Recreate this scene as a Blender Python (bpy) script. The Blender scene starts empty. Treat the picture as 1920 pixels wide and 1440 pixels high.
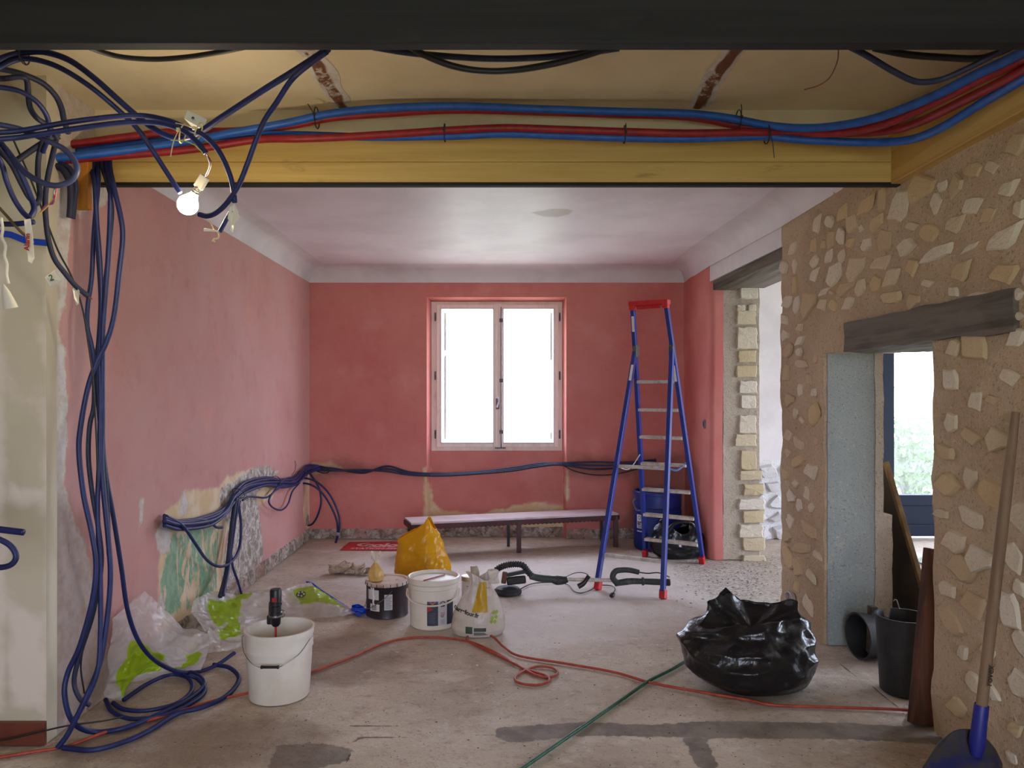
import bpy, math, random
import numpy as np
from mathutils import Vector, noise as mnoise
sc = bpy.context.scene
col = sc.collection
# ------------------------------------------------------------------ camera
FPX, VX, VY, H = 1400.0, 963.0, 739.0, 1.6      # focal length in pixels, vanishing point, lens height
cd = bpy.data.cameras.new('camera'); cam = bpy.data.objects.new('camera', cd); col.objects.link(cam)
cd.sensor_fit = 'HORIZONTAL'; cd.sensor_width = 36.0; cd.lens = 36.0*FPX/1920
cd.shift_x = (960-VX)/1920; cd.shift_y = (VY-720)/1920
cd.clip_start = 0.05; cd.clip_end = 300
cam.location = (0, 0, H); cam.rotation_euler = (math.pi/2, 0, 0)
sc.camera = cam
# ------------------------------------------------------------------ world, light, exposure
w = bpy.data.worlds.new('overcast_sky'); sc.world = w; w.use_nodes = True
bg = w.node_tree.nodes['Background']; bg.inputs[0].default_value = (0.73, 0.81, 1.0, 1); bg.inputs[1].default_value = 11.0
vs = sc.view_settings; vs.view_transform = 'Standard'; vs.look = 'None'; vs.gamma = 1.0; vs.use_curve_mapping = False
vs.exposure = 0.3
try:
    sc.cycles.use_denoising = True
    sc.cycles.max_bounces = 10; sc.cycles.diffuse_bounces = 6; sc.cycles.glossy_bounces = 3; sc.cycles.transparent_max_bounces = 12
    sc.cycles.sample_clamp_indirect = 12; sc.cycles.caustics_reflective = False; sc.cycles.caustics_refractive = False
except Exception: pass
def portal(name, loc, rot, sx, sy):               # marks a window opening for sampling the sky, gives no light itself
    l = bpy.data.lights.new(name, 'AREA'); l.shape = 'RECTANGLE'; l.size = sx; l.size_y = sy; l.cycles.is_portal = True
    o = bpy.data.objects.new(name, l); col.objects.link(o); o.location = loc; o.rotation_euler = rot
PI = math.pi
portal('portal_window', (-0.19, 8.62, 1.83), (-PI/2, 0, 0), 1.7, 1.9)
portal('portal_glass_door', (4.95, 8.75, 1.3), (-PI/2, 0, 0), 1.8, 2.4)
portal('portal_side_glazing', (6.2, 5.4, 1.3), (0, PI/2, 0), 2.5, 3.2)
portal('portal_rear_window', (0.2, -2.72, 1.55), (PI/2, 0, 0), 2.4, 1.9)
# ------------------------------------------------------------------ pixel helpers (1920 x 1440 frame)
def P(px, py, Y): return Vector(((px-VX)/FPX*Y, Y, H-(py-VY)/FPX*Y))
def FL(px, py, z=0.0):
    Y = (H-z)*FPX/(py-VY); return Vector(((px-VX)/FPX*Y, Y, z))
def xw(Y): return -2.14-0.02476*(Y-3.42)          # left wall plane
def LW(px, py, off=0.03):
    Y = (2.0553-off)/((VX-px)/FPX-0.02476); return Vector(((px-VX)/FPX*Y, Y, H-(py-VY)/FPX*Y))
XS = 1.982                                        # stone wall plane
def RW(px, py, off=0.0):
    Y = FPX*(XS-off)/(px-VX); return Vector((XS-off, Y, H-(py-VY)/FPX*Y))
YB = 8.266                                        # back wall plane
# ------------------------------------------------------------------ materials
def S(r, g, b):
    f = lambda c: (c/255/12.92) if c/255 <= .04045 else ((c/255+.055)/1.055)**2.4
    return (f(r), f(g), f(b), 1.0)
class NT:
    def __init__(s, name):
        s.m = bpy.data.materials.new(name); s.m.use_nodes = True; s.t = s.m.node_tree
        s.b = s.t.nodes['Principled BSDF']; s.out = s.t.nodes['Material Output']; s._co = {}
    def new(s, t): return s.t.nodes.new(t)
    def put(s, sock, v):
        if isinstance(v, bpy.types.NodeSocket): s.t.links.new(v, sock)
        else: sock.default_value = v
    def co(s, kind='Object'):
        if kind not in s._co: s._co[kind] = s.new('ShaderNodeTexCoord').outputs[kind]
        return s._co[kind]
    def mapping(s, vec, scale=(1,1,1), loc=(0,0,0), rot=(0,0,0)):
        n = s.new('ShaderNodeMapping'); s.put(n.inputs['Vector'], vec); n.inputs['Scale'].default_value = scale
        n.inputs['Location'].default_value = loc; n.inputs['Rotation'].default_value = rot; return n.outputs[0]
    def noise(s, scale, detail=4, rough=.55, vec=None, dist=0, out='Fac'):
        n = s.new('ShaderNodeTexNoise'); n.inputs['Scale'].default_value = scale; n.inputs['Detail'].default_value = detail
        n.inputs['Roughness'].default_value = rough; n.inputs['Distortion'].default_value = dist
        s.put(n.inputs['Vector'], vec if vec is not None else s.co()); return n.outputs[out]
    def vor(s, scale, vec=None, feature='F1', out='Distance'):
        n = s.new('ShaderNodeTexVoronoi'); n.feature = feature; n.inputs['Scale'].default_value = scale
        s.put(n.inputs['Vector'], vec if vec is not None else s.co()); return n.outputs[out]
    def mth(s, op, a, b=0.0, c=None, clamp=False):
        n = s.new('ShaderNodeMath'); n.operation = op; n.use_clamp = clamp; s.put(n.inputs[0], a); s.put(n.inputs[1], b)
        if c is not None: s.put(n.inputs[2], c)
        return n.outputs[0]
    def step(s, x, lo, hi):
        n = s.new('ShaderNodeMapRange'); n.interpolation_type = 'SMOOTHSTEP'; s.put(n.inputs[0], x)
        n.inputs[1].default_value = lo; n.inputs[2].default_value = hi; return n.outputs[0]
    def mix(s, f, a, b, mode='MIX'):
        n = s.new('ShaderNodeMix'); n.data_type = 'RGBA'; n.blend_type = mode; s.put(n.inputs[0], f); s.put(n.inputs[6], a); s.put(n.inputs[7], b); return n.outputs[2]
    def attr(s, name, out='Fac'):
        n = s.new('ShaderNodeAttribute'); n.attribute_name = name; return n.outputs[out]
    def rnd(s): return s.new('ShaderNodeObjectInfo').outputs['Random']
    def layer(s, name, nz, amp=.06, w=.006):
        x = s.mth('MULTIPLY_ADD', s.mth('SUBTRACT', nz, .5), amp, s.attr(name)); return s.step(x, -w, w)
    def bump(s, h, strength=.3, dist=.01):
        n = s.new('ShaderNodeBump'); n.inputs['Strength'].default_value = strength; n.inputs['Distance'].default_value = dist
        s.put(n.inputs['Height'], h); s.t.links.new(n.outputs[0], s.b.inputs['Normal']); return n
    def fin(s, base, rough=.7, metal=0.0, spec=.5):
        s.put(s.b.inputs['Base Color'], base); s.put(s.b.inputs['Roughness'], rough); s.put(s.b.inputs['Metallic'], metal)
        s.b.inputs['Specular IOR Level'].default_value = spec; return s.m
MC = {}
def mat(name, c, rough=.7, metal=0.0, c2=None, vs_=6, lo=.4, hi=.65, bump=0.0, bs=80, bd=.004, spec=.5, sheen=None, stretch=(1,1,1)):
    if name in MC: return MC[name]
    n = NT(name); base = c
    vec = n.mapping(n.co(), stretch) if stretch != (1,1,1) else None
    if c2 is not None: base = n.mix(n.step(n.noise(vs_, 5, .6, vec), lo, hi), c, c2)
    if bump: n.bump(n.noise(bs, 4, .6, vec), bump, bd)
    MC[name] = n.fin(base, rough, metal, spec); return MC[name]
# ------------------------------------------------------------------ mesh builder
def tag(o, label=None, cat=None, group=None, kind=None):
    for k, v in (('label', label), ('category', cat), ('group', group), ('kind', kind)):
        if v: o[k] = v
    return o
def empty(name, loc, label=None, cat=None, group=None):
    o = bpy.data.objects.new(name, None); o.empty_display_size = .05; col.objects.link(o); o.location = loc
    return tag(o, label, cat, group)
def rootloc(p):
    while p.parent: p = p.parent
    return Vector(p.location)
def catmull(pts, per=12):
    p = [np.array(q, float) for q in pts]
    if len(p) == 2: return np.array([p[0]+(p[1]-p[0])*i/per for i in range(per+1)])
    q = [2*p[0]-p[1]]+p+[2*p[-1]-p[-2]]; out = []
    for i in range(1, len(q)-2):
        a, b, c, d = q[i-1], q[i], q[i+1], q[i+2]
        # centripetal-ish: clamp tangents to chord length so tight points do not overshoot
        L = np.linalg.norm(c-b)+1e-9
        m1 = (c-a)/2; m2 = (d-b)/2
        for m in (m1, m2):
            l = np.linalg.norm(m)
            if l > 1.3*L: m *= 1.3*L/l
        t = np.linspace(0, 1, per, endpoint=False)[:, None]
        out.append((2*t**3-3*t**2+1)*b+(t**3-2*t**2+t)*m1+(-2*t**3+3*t**2)*c+(t**3-t**2)*m2)
    out.append(p[-1][None]); return np.concatenate(out)
def resample(path, step):
    d = np.r_[0, np.cumsum(np.linalg.norm(np.diff(path, axis=0), axis=1))]
    n = max(2, int(d[-1]/step)+1); s = np.linspace(0, d[-1], n)
    return np.stack([np.interp(s, d, path[:, k]) for k in range(3)], 1), s
def tube_np(path, r, n=8, rmul=None):
    m = len(path); T = np.gradient(path, axis=0); T /= np.linalg.norm(T, axis=1)[:, None]+1e-12
    N = np.zeros_like(path); a = np.array([0, 0, 1.]) if abs(T[0][2]) < .9 else np.array([1., 0, 0])
    N[0] = a-T[0]*a.dot(T[0]); N[0] /= np.linalg.norm(N[0])
    for i in range(1, m):
        v = N[i-1]-T[i]*N[i-1].dot(T[i]); N[i] = v/(np.linalg.norm(v)+1e-12)
    B = np.cross(T, N); th = np.linspace(0, 2*PI, n, endpoint=False)
    rr = np.full(m, r) if np.isscalar(r) else np.asarray(r)
    if rmul is not None: rr = rr*rmul
    V = path[:, None, :]+rr[:, None, None]*(np.cos(th)[None, :, None]*N[:, None, :]+np.sin(th)[None, :, None]*B[:, None, :])
    i = np.arange(m-1)[:, None]*n; j = np.arange(n)[None, :]; k = (j+1) % n
    F = np.stack([i+j, i+k, i+n+k, i+n+j], -1).reshape(-1, 4)
    return V.reshape(-1, 3), F, n, m
class MB:
    def __init__(s): s.v = []; s.f = []
    def add(s, V, F):
        o = len(s.v); s.v += [tuple(map(float, q)) for q in V]; s.f += [tuple(int(i)+o for i in q) for q in F]; return s
    def box(s, x0, x1, y0, y1, z0, z1):
        V = [(x, y, z) for z in (z0, z1) for y in (y0, y1) for x in (x0, x1)]
        return s.add(V, [(0,2,3,1), (4,5,7,6), (0,1,5,4), (2,6,7,3), (0,4,6,2), (1,3,7,5)])
    def bar(s, p0, p1, wd, ht, up=(0,0,1)):
        p0, p1 = Vector(p0), Vector(p1); t = (p1-p0).normalized(); u = Vector(up); a = t.cross(u)
        if a.length < 1e-5: a = t.cross(Vector((1, 0, 0)))
        a.normalize(); b = a.cross(t)
        V = [p+a*(x*wd/2)+b*(y*ht/2) for p in (p0, p1) for (x, y) in ((-1,-1), (1,-1), (1,1), (-1,1))]
        return s.add(V, [(3,2,1,0), (4,5,6,7), (0,1,5,4), (1,2,6,5), (2,3,7,6), (3,0,4,7)])
    def lathe(s, prof, c=(0,0,0), n=32, axis=(0,0,1), sq=(1,1), a0=0, a1=2*PI):
        ax = Vector(axis).normalized(); q = ax.to_track_quat('Z', 'Y'); c = Vector(c); V = []; full = abs(a1-a0-2*PI) < 1e-6
        m = n if full else n+1
        for (r, z) in prof:
            for k in range(m):
                a = a0+(a1-a0)*k/n; V.append(c+q @ Vector((r*math.cos(a)*sq[0], r*math.sin(a)*sq[1], z)))
        F = []
        for i in range(len(prof)-1):
            for k in range(n):
                k2 = (k+1) % m; F.append((i*m+k, i*m+k2, (i+1)*m+k2, (i+1)*m+k))
        return s.add(V, F)
    def tube(s, pts, r, n=8, step=.01, curve=True, cap=True):
        path = catmull(pts) if curve and len(pts) > 2 else np.array([tuple(p) for p in pts], float)
        if step and curve: path, _ = resample(path, step)
        if not np.isscalar(r): r = np.interp(np.linspace(0, 1, len(path)), np.linspace(0, 1, len(r)), r)
        V, F, n, m = tube_np(path, r, n); o = len(s.v); s.add(V, F)
        if cap: s.f.append(tuple(o+k for k in range(n))[::-1]); s.f.append(tuple(o+(m-1)*n+k for k in range(n)))
        return s
    def prism(s, poly, d):                        # poly: list of 3D points (planar), extruded by vector d
        n = len(poly); d = Vector(d); V = [Vector(p) for p in poly]+[Vector(p)+d for p in poly]
        return s.add(V, [tuple(range(n))[::-1], tuple(range(n, 2*n))]+[(i, (i+1) % n, n+(i+1) % n, n+i) for i in range(n)])
    def build(s, name, m, parent=None, smooth=False, bevel=0, loc=None, angle=40, solid=0, attrs=None):
        me = bpy.data.meshes.new(name)
        L = rootloc(parent) if parent is not None else (Vector(loc) if loc is not None else Vector((0, 0, 0)))
        V = np.array(s.v, float)-np.array(tuple(L))
        me.from_pydata(V.tolist(), [], s.f); me.update()
        if attrs:
            for k, a in attrs.items():
                at = me.attributes.new(k, 'FLOAT', 'POINT'); at.data.foreach_set('value', np.asarray(a, np.float32))
        if m: me.materials.append(m)
        o = bpy.data.objects.new(name, me); col.objects.link(o)
        if smooth:
            me.polygons.foreach_set('use_smooth', [True]*len(me.polygons))
            if angle: me.set_sharp_from_angle(angle=math.radians(angle))
        if parent is not None: o.parent = parent
        elif loc is not None: o.location = loc
        if solid:
            md = o.modifiers.new('thickness', 'SOLIDIFY'); md.thickness = solid; md.offset = 0
        if bevel:
            md = o.modifiers.new('bevel', 'BEVEL'); md.width = bevel; md.segments = 2; md.limit_method = 'ANGLE'
        return o
def fixn(o):
    import bmesh
    b = bmesh.new(); b.from_mesh(o.data); bmesh.ops.recalc_face_normals(b, faces=b.faces[:]); b.to_mesh(o.data); b.free(); return o
def text_mesh(body, size=1.0, bold=0.0, shear=0.0, depth=0.0):
    c = bpy.data.curves.new('t', 'FONT'); c.body = body; c.size = size; c.offset = bold; c.shear = shear; c.align_x = 'LEFT'
    o = bpy.data.objects.new('t', c); col.objects.link(o); dg = bpy.context.evaluated_depsgraph_get(); dg.update()
    e = o.evaluated_get(dg); me = e.to_mesh(); V = [tuple(v.co) for v in me.vertices]; F = [tuple(p.vertices) for p in me.polygons]
    e.to_mesh_clear(); bpy.data.objects.remove(o); bpy.data.curves.remove(c); return V, F
def put_text(name, body, fn, m, parent, size=1.0, bold=0.0, shear=0.0, center=True):
    V, F = text_mesh(body, size, bold, shear)
    if not V: return None
    xs = [v[0] for v in V]; cx = (min(xs)+max(xs))/2 if center else 0
    return MB().add([fn(v[0]-cx, v[1]) for v in V], F).build(name, m, parent)
def sdf(pts, poly):                               # signed distance (inside positive), pts (n,2)
    pts = np.asarray(pts); poly = np.asarray(poly, float); d = np.full(len(pts), 1e9); ins = np.zeros(len(pts), bool)
    for i in range(len(poly)):
        a, b = poly[i], poly[(i+1) % len(poly)]; ab = b-a; t = np.clip(((pts-a) @ ab)/(ab @ ab+1e-12), 0, 1)
        d = np.minimum(d, np.linalg.norm(pts-(a+t[:, None]*ab), axis=1))
        c = ((a[1] > pts[:, 1]) != (b[1] > pts[:, 1])) & (pts[:, 0] < (b[0]-a[0])*(pts[:, 1]-a[1])/(b[1]-a[1]+1e-15)+a[0]); ins ^= c
    return np.where(ins, d, -d)
def sdfs(pts, polys):
    r = np.full(len(pts), -9.0)
    for p in polys: r = np.maximum(r, sdf(pts, p))
    return r
def gridmesh(U, V, fn, drop=None):
    nu, nv = len(U), len(V); uu, vv = np.meshgrid(U, V, indexing='ij'); X = fn(uu.ravel(), vv.ravel())
    F = []
    for i in range(nu-1):
        for j in range(nv-1):
            if drop and drop((U[i]+U[i+1])/2, (V[j]+V[j+1])/2): continue
            F.append((i*nv+j, (i+1)*nv+j, (i+1)*nv+j+1, i*nv+j+1))
    return X, F, uu.ravel(), vv.ravel()
def frange(a, b, step, *extra):
    n = max(1, int(round((b-a)/step))); s = list(np.linspace(a, b, n+1))
    for e in extra:
        k = int(np.argmin([abs(q-e) for q in s])); s[k] = e
    return np.array(sorted(set(s)))
def nz(x, y, z): return mnoise.noise(Vector((x, y, z)))
def crease(p, s, seed=0.0):
    q = Vector(p)*s+Vector((seed, seed*1.7, seed*.6)); return 1-2*abs(mnoise.noise(q))
# ================================================================== materials of the shell
def m_plaster(name, base, base2, layers=True, vstretch=(1,1,1)):
    n = NT(name); o = n.co(); v = n.mapping(o, vstretch)
    c = n.mix(n.step(n.noise(1.3, 5, .6, v), .35, .7), base, base2)
    c = n.mix(n.mth('MULTIPLY', n.step(n.noise(4.5, 6, .65), .52, .8), .35), c, S(178, 92, 84))
    c = n.mix(n.mth('MULTIPLY', n.step(n.noise(2.3, 4, .6, n.mapping(o, (1,1,1), (7,3,1))), .5, .75), .45), c, S(214, 150, 142))
    h = n.noise(9, 6, .6); fine = n.noise(22, 6, .7); rub = None
    if layers:
        f = n.noise(16, 6, .65); f2 = n.noise(7, 5, .6)
        cr = n.mix(n.step(n.noise(5, 5), .4, .65), S(214, 186, 146), S(226, 208, 182))
        c = n.mix(n.layer('cream', f2, .12, .02), c, cr)
        gfac = n.mth('MULTIPLY', n.layer('green', f2, .18, .015), n.step(n.noise(6, 6, .7, n.mapping(o, (1,1,.45), (3,1,4), (.5,0,0)), .6), .44, .50))
        c = n.mix(gfac, c, n.mix(n.step(f, .4, .6), S(126, 162, 136), S(152, 180, 152)))
        wh = n.layer('white', f2, .16, .012)
        c = n.mix(wh, c, n.mix(n.step(f, .35, .7), S(214, 208, 204), S(196, 180, 168)))
        rub = n.layer('rubble', f, .10, .01)
        rc = n.mix(n.step(n.noise(15, 6, .72, None, .8), .40, .62), S(148, 136, 124), S(218, 212, 208))
        rc = n.mix(n.mth('MULTIPLY', n.step(n.noise(34, 4), .60, .7), .7), rc, S(92, 80, 70))
        c = n.mix(rub, c, rc)
        st = n.layer('stain', f2, .2, .08); c = n.mix(n.mth('MULTIPLY', st, .55), c, S(120, 84, 66))
        h = n.mth('ADD', h, n.mth('MULTIPLY', rub, n.mth('MULTIPLY', n.noise(35, 6, .8), 5.0)))
        h = n.mth('SUBTRACT', h, n.mth('MULTIPLY', n.mth('ADD', rub, wh), 1.2))
    n.bump(n.mth('ADD', h, n.mth('MULTIPLY', fine, .25)), .35, .012)
    return n.fin(c, .82, 0, .25)
M_PINK = m_plaster('cool_lit_pink_plaster', S(200, 154, 150), S(195, 143, 139))  # same pink plaster, paled: cool light from the opening is in the colour
M_PINKB = m_plaster('pink_plaster', S(206, 132, 124), S(198, 116, 110))
M_WHITE = mat('white_paint', S(222, 216, 220), .6, c2=S(210, 204, 208), vs_=2, bump=.08, bs=14)
def m_ceiling():
    n = NT('white_ceiling_paint'); c = n.mix(n.step(n.noise(2, 4), .4, .65), S(238, 232, 242), S(228, 222, 232))
    c = n.mix(n.mth('MULTIPLY', n.layer('stain', n.noise(9, 5), .10, .02), .75), c, S(176, 166, 156))
    n.bump(n.noise(5, 3), .08, .02)
    return n.fin(c, n.mix(n.noise(3), (.46,)*3+(1,), (.56,)*3+(1,)), 0, .4)
M_CEIL = m_ceiling()
M_TAN = mat('cream_ceiling', S(226, 212, 176), .8, c2=S(214, 198, 162), vs_=1.6, bump=.12, bs=18)
def m_floor():
    n = NT('concrete_screed'); o = n.co()
    c = n.mix(n.step(n.noise(.9, 6, .62), .36, .66), S(202, 189, 173), S(173, 158, 142))
    c = n.mix(n.mth('MULTIPLY', n.step(n.noise(2.2, 6, .66, n.mapping(o, (1, 1.6, 1), (5, 2, 0))), .5, .72), .7), c, S(218, 209, 201))
    c = n.mix(n.mth('MULTIPLY', n.step(n.noise(3.4, 6, .7, n.mapping(o, (1, 1, 1), (1, 9, 0))), .56, .72), .55), c, S(146, 126, 112))
    f = n.noise(7, 6, .65); fs = n.noise(26, 4, .6)
    c = n.mix(n.mth('MULTIPLY', n.step(n.noise(11, 7, .75, n.mapping(o, (1, 1.3, 1), (2, 6, 0))), .50, .70), .55), c, S(134, 112, 96))
    c = n.mix(n.mth('MULTIPLY', n.step(n.noise(17, 7, .75, n.mapping(o, (1, 1.2, 1), (8, 1, 0))), .54, .70), .55), c, S(226, 220, 216))
    c = n.mix(n.mth('MULTIPLY', n.step(n.noise(70, 3, .7), .58, .70), .6), c, S(112, 94, 80))
    dust = n.layer('dust', f, .5, .25); c = n.mix(n.mth('MULTIPLY', dust, .6), c, S(216, 210, 208))
    gr = n.layer('gravel', f, .4, .12); c = n.mix(n.mth('MULTIPLY', n.mth('MULTIPLY', gr, .6), n.step(fs, .38, .62)), c, S(138, 126, 108))
    pt = n.layer('patch', fs, .05, .006); c = n.mix(pt, c, n.mix(n.step(f, .35, .65), S(140, 130, 120), S(116, 106, 98)))
    ln = n.layer('seam', fs, .016, .003); c = n.mix(n.mth('MULTIPLY', ln, .75), c, S(70, 56, 44))
    br = n.layer('damp', f, .3, .08); c = n.mix(n.mth('MULTIPLY', br, .5), c, S(112, 88, 70))
    sp = n.step(n.vor(30, o), .12, .07); c = n.mix(n.mth('MULTIPLY', sp, n.step(n.noise(3, 3), .48, .6)), c, S(70, 56, 46))
    h = n.mth('ADD', n.noise(3.5, 6, .6), n.mth('MULTIPLY', n.noise(45, 5, .7), n.mth('MULTIPLY_ADD', gr, .5, .2)))
    h = n.mth('SUBTRACT', h, n.mth('MULTIPLY', ln, .3))
    n.bump(h, .7, .03)
    return n.fin(c, n.mix(n.noise(2.5), (.55,)*3+(1,), (.8,)*3+(1,)), 0, .35)
M_FLOOR = m_floor()
def m_mortar(name, a, b, c3):
    n = NT(name); c = n.mix(n.step(n.noise(1.6, 5, .6), .38, .64), a, b)
    c = n.mix(n.mth('MULTIPLY', n.step(n.noise(7, 6, .7), .55, .75), .6), c, c3)
    c = n.mix(n.mth('MULTIPLY', n.step(n.noise(70, 3, .7), .56, .68), .6), c, S(112, 92, 74)); c = n.mix(n.mth('MULTIPLY', n.step(n.noise(55, 3, .7, n.mapping(n.co(), (1,1,1), (5,2,8))), .58, .7), .5), c, S(220, 204, 180))
    n.bump(n.mth('ADD', n.noise(14, 6, .65), n.mth('MULTIPLY', n.noise(120, 3), .35)), .75, .02)
    return n.fin(c, .9, 0, .15)
M_MORTAR = m_mortar('lime_mortar', S(196, 174, 146), S(182, 159, 132), S(206, 184, 146))
M_PIER = m_mortar('grey_render', S(186, 174, 158), S(170, 158, 144), S(196, 184, 164))
M_CEMENT = m_mortar('blue_grey_cement', S(164, 173, 171), S(150, 160, 160), S(180, 183, 174))
def m_stone(name, cols, rough=.88, b=.5):
    n = NT(name); r = n.rnd(); c = cols[0]
    for i, k in enumerate(cols[1:]): c = n.mix(n.step(r, (i+.6)/len(cols), (i+1)/len(cols)), c, k)
    c = n.mix(n.mth('MULTIPLY', n.step(n.noise(9, 5, .7, n.co('Object')), .5, .75), .5), c, S(188, 152, 104))
    c = n.mix(n.mth('MULTIPLY', n.step(n.noise(26, 4, .7, n.co('Object')), .54, .66), .75), c, S(190, 167, 138) if b > .45 else c)
    n.bump(n.mth('ADD', n.noise(10, 6, .7), n.mth('MULTIPLY', n.noise(60, 4), .3)), b, .02)
    return n.fin(c, rough, 0, .2)
M_STONE = m_stone('limestone', [S(226, 213, 188), S(216, 199, 168), S(212, 188, 146), S(230, 219, 198), S(204, 181, 146)])
M_STONE2 = m_stone('pale_limestone', [S(222, 214, 196), S(214, 202, 174), S(226, 218, 204), S(208, 192, 158)])
M_STONEW = m_stone('whitewashed_stone', [S(226, 226, 230), S(216, 216, 222)], .8)
M_WWALL = m_mortar('whitewashed_wall', S(226, 226, 228), S(216, 216, 220), S(226, 226, 228))
def m_wood(name, a, b, knots, axis='X', rough=.7, sc_=1.0):
    n = NT(name); st = {'X': (.25, 6, 6), 'Y': (6, .25, 6), 'Z': (6, 6, .25)}[axis]
    v = n.mapping(n.co(), tuple(q*sc_ for q in st))
    c = n.mix(n.step(n.noise(2.4, 6, .6, v, .5), .35, .68), a, b)
    v2 = n.mapping(n.co(), {'X': (1.2, 4, 4), 'Y': (4, 1.2, 4), 'Z': (4, 4, 1.2)}[axis])
    c = n.mix(n.mth('MULTIPLY', n.step(n.noise(2.0, 5, .7, v2), .60, .76), .6), c, knots)
    n.bump(n.noise(5, 6, .7, v), .2, .006); return n.fin(c, rough, 0, .3)
M_BEAM = m_wood('yellow_pine_beam', S(204, 172, 104), S(188, 154, 86), S(128, 94, 52))
M_BEAMY = m_wood('yellow_pine_beam_side', S(202, 166, 98), S(182, 144, 78), S(118, 84, 44), 'Y')
M_POST = m_wood('orange_pine', S(206, 140, 60), S(186, 116, 44), S(130, 76, 30), 'Z')
M_BLACKBEAM = m_wood('black_stained_wood', S(42, 42, 45), S(31, 31, 34), S(52, 50, 48), 'X', .75)
M_OLDWOOD = m_wood('weathered_grey_wood', S(116, 107, 97), S(70, 64, 58), S(142, 126, 102), 'Y', .85, .9)
M_OLDWOOD2 = m_wood('pale_weathered_wood', S(136, 128, 118), S(104, 97, 90), S(80, 72, 62), 'Y', .85)
M_SASH = m_wood('worn_lilac_wood', S(248, 236, 230), S(240, 222, 212), S(206, 178, 158), 'Z', .45)
M_NAVY = mat('navy_frame_paint', S(9, 19, 40), .5, spec=.2)
def m_glass():
    n = NT('clear_glass'); t = n.new('ShaderNodeBsdfTransparent'); g = n.new('ShaderNodeBsdfGlossy'); g.inputs['Roughness'].default_value = .02
    mx = n.new('ShaderNodeMixShader'); mx.inputs[0].default_value = .06
    n.t.links.new(t.outputs[0], mx.inputs[1]); n.t.links.new(g.outputs[0], mx.inputs[2]); n.t.links.new(mx.outputs[0], n.out.inputs[0]); return n.m
M_GLASS = m_glass()
def struct(o): o['kind'] = 'structure'; return o
# ================================================================== floor
def poly_f(L): return [tuple(FL(a, b))[:2] for a, b in L]
U = np.unique(np.r_[np.arange(-5, -2.35, .4), np.arange(-2.35, 2.35, .03), np.arange(2.4, 6.6, .2)])
V = np.unique(np.r_[np.arange(-3, 2.4, .4), np.arange(2.5, 8.5, .03), 8.6])
X, F, uu, vv = gridmesh(U, V, lambda u, v: np.stack([u, v, np.array([.006*nz(a*1.3, b*1.3, 0) if -2.3 < a < 2 and b > 3 else 0 for a, b in zip(u, v)])-.004], 1))
pts = np.stack([uu, vv], 1)
patch = [poly_f([(930, 1362), (1080, 1353), (1220, 1358), (1330, 1350), (1560, 1353), (1760, 1362), (1760, 1392), (1560, 1384), (1300, 1382), (1100, 1378), (960, 1390), (930, 1380)]),
         poly_f([(1280, 1382), (1322, 1382), (1350, 1440), (1310, 1440)]), poly_f([(1700, 1330), (1760, 1330), (1770, 1400), (1690, 1372)]),
         poly_f([(520, 1395), (600, 1392), (660, 1402), (655, 1425), (590, 1440), (500, 1440)])]
def line(L, wd=.008):
    out = []
    for a, b in zip(L[:-1], L[1:]):
        p, q = FL(*a), FL(*b); d = (q-p).normalized().cross(Vector((0, 0, 1)))*wd
        out.append([tuple(r)[:2] for r in (p+d, q+d, q-d, p-d)])
    return out
seam = line([(650, 1360), (760, 1358), (930, 1357)])+line([(650, 1440), (655, 1395), (672, 1381), (930, 1376)])+line([(1545, 1225), (1640, 1290), (1700, 1340), (1770, 1400)])
dust = [poly_f([(620, 1080), (700, 1040), (1000, 1050), (1250, 1040), (1420, 1060), (1440, 1120), (1250, 1180), (1000, 1220), (820, 1200), (700, 1130)])]
damp = [poly_f([(100, 1400), (300, 1340), (520, 1345), (640, 1370), (560, 1440), (100, 1440)]), poly_f([(560, 1200), (700, 1180), (760, 1230), (640, 1290), (560, 1280)])]
grav = [poly_f([(1250, 1060), (1350, 1040), (1480, 1030), (1480, 1150), (1400, 1150), (1300, 1100)])]
struct(MB().add(X, F).build('floor', M_FLOOR, attrs={'patch': sdfs(pts, patch), 'seam': sdfs(pts, seam), 'dust': sdfs(pts, dust), 'damp': sdfs(pts, damp), 'gravel': sdfs(pts, grav)}))
# ================================================================== left wall (pink) with stripped patches
def lwp(L): return [tuple(LW(a, b, 0))[1:] for a, b in L]
U = frange(3.42, YB, .03); V = frange(0, 3.08, .03)
X, F, uu, vv = gridmesh(U, V, lambda u, v: np.stack([xw(u), u, v], 1)); pts = np.stack([uu, vv], 1)
cream = [lwp([(296, 1150), (300, 1000), (305, 962), (335, 940), (350, 922), (410, 917), (425, 892), (470, 880), (512, 885), (512, 930), (480, 950), (440, 960), (425, 1000), (412, 1130), (380, 1160), (300, 1190)]), lwp([(572, 990), (568, 960), (574, 890), (580, 880), (580, 990)])]
green = [lwp([(300, 1130), (303, 1020), (330, 1005), (350, 990), (408, 985), (410, 1040), (406, 1100), (385, 1130), (330, 1150), (298, 1160)])]
rubble = [lwp([(412, 1135), (420, 1050), (430, 990), (412, 945), (415, 915), (435, 905), (470, 880), (500, 873), (522, 885), (505, 905), (478, 925), (486, 960), (491, 1010), (494, 1048), (470, 1072), (440, 1095)]), lwp([(572, 985), (577, 960), (582, 985)])]
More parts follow.
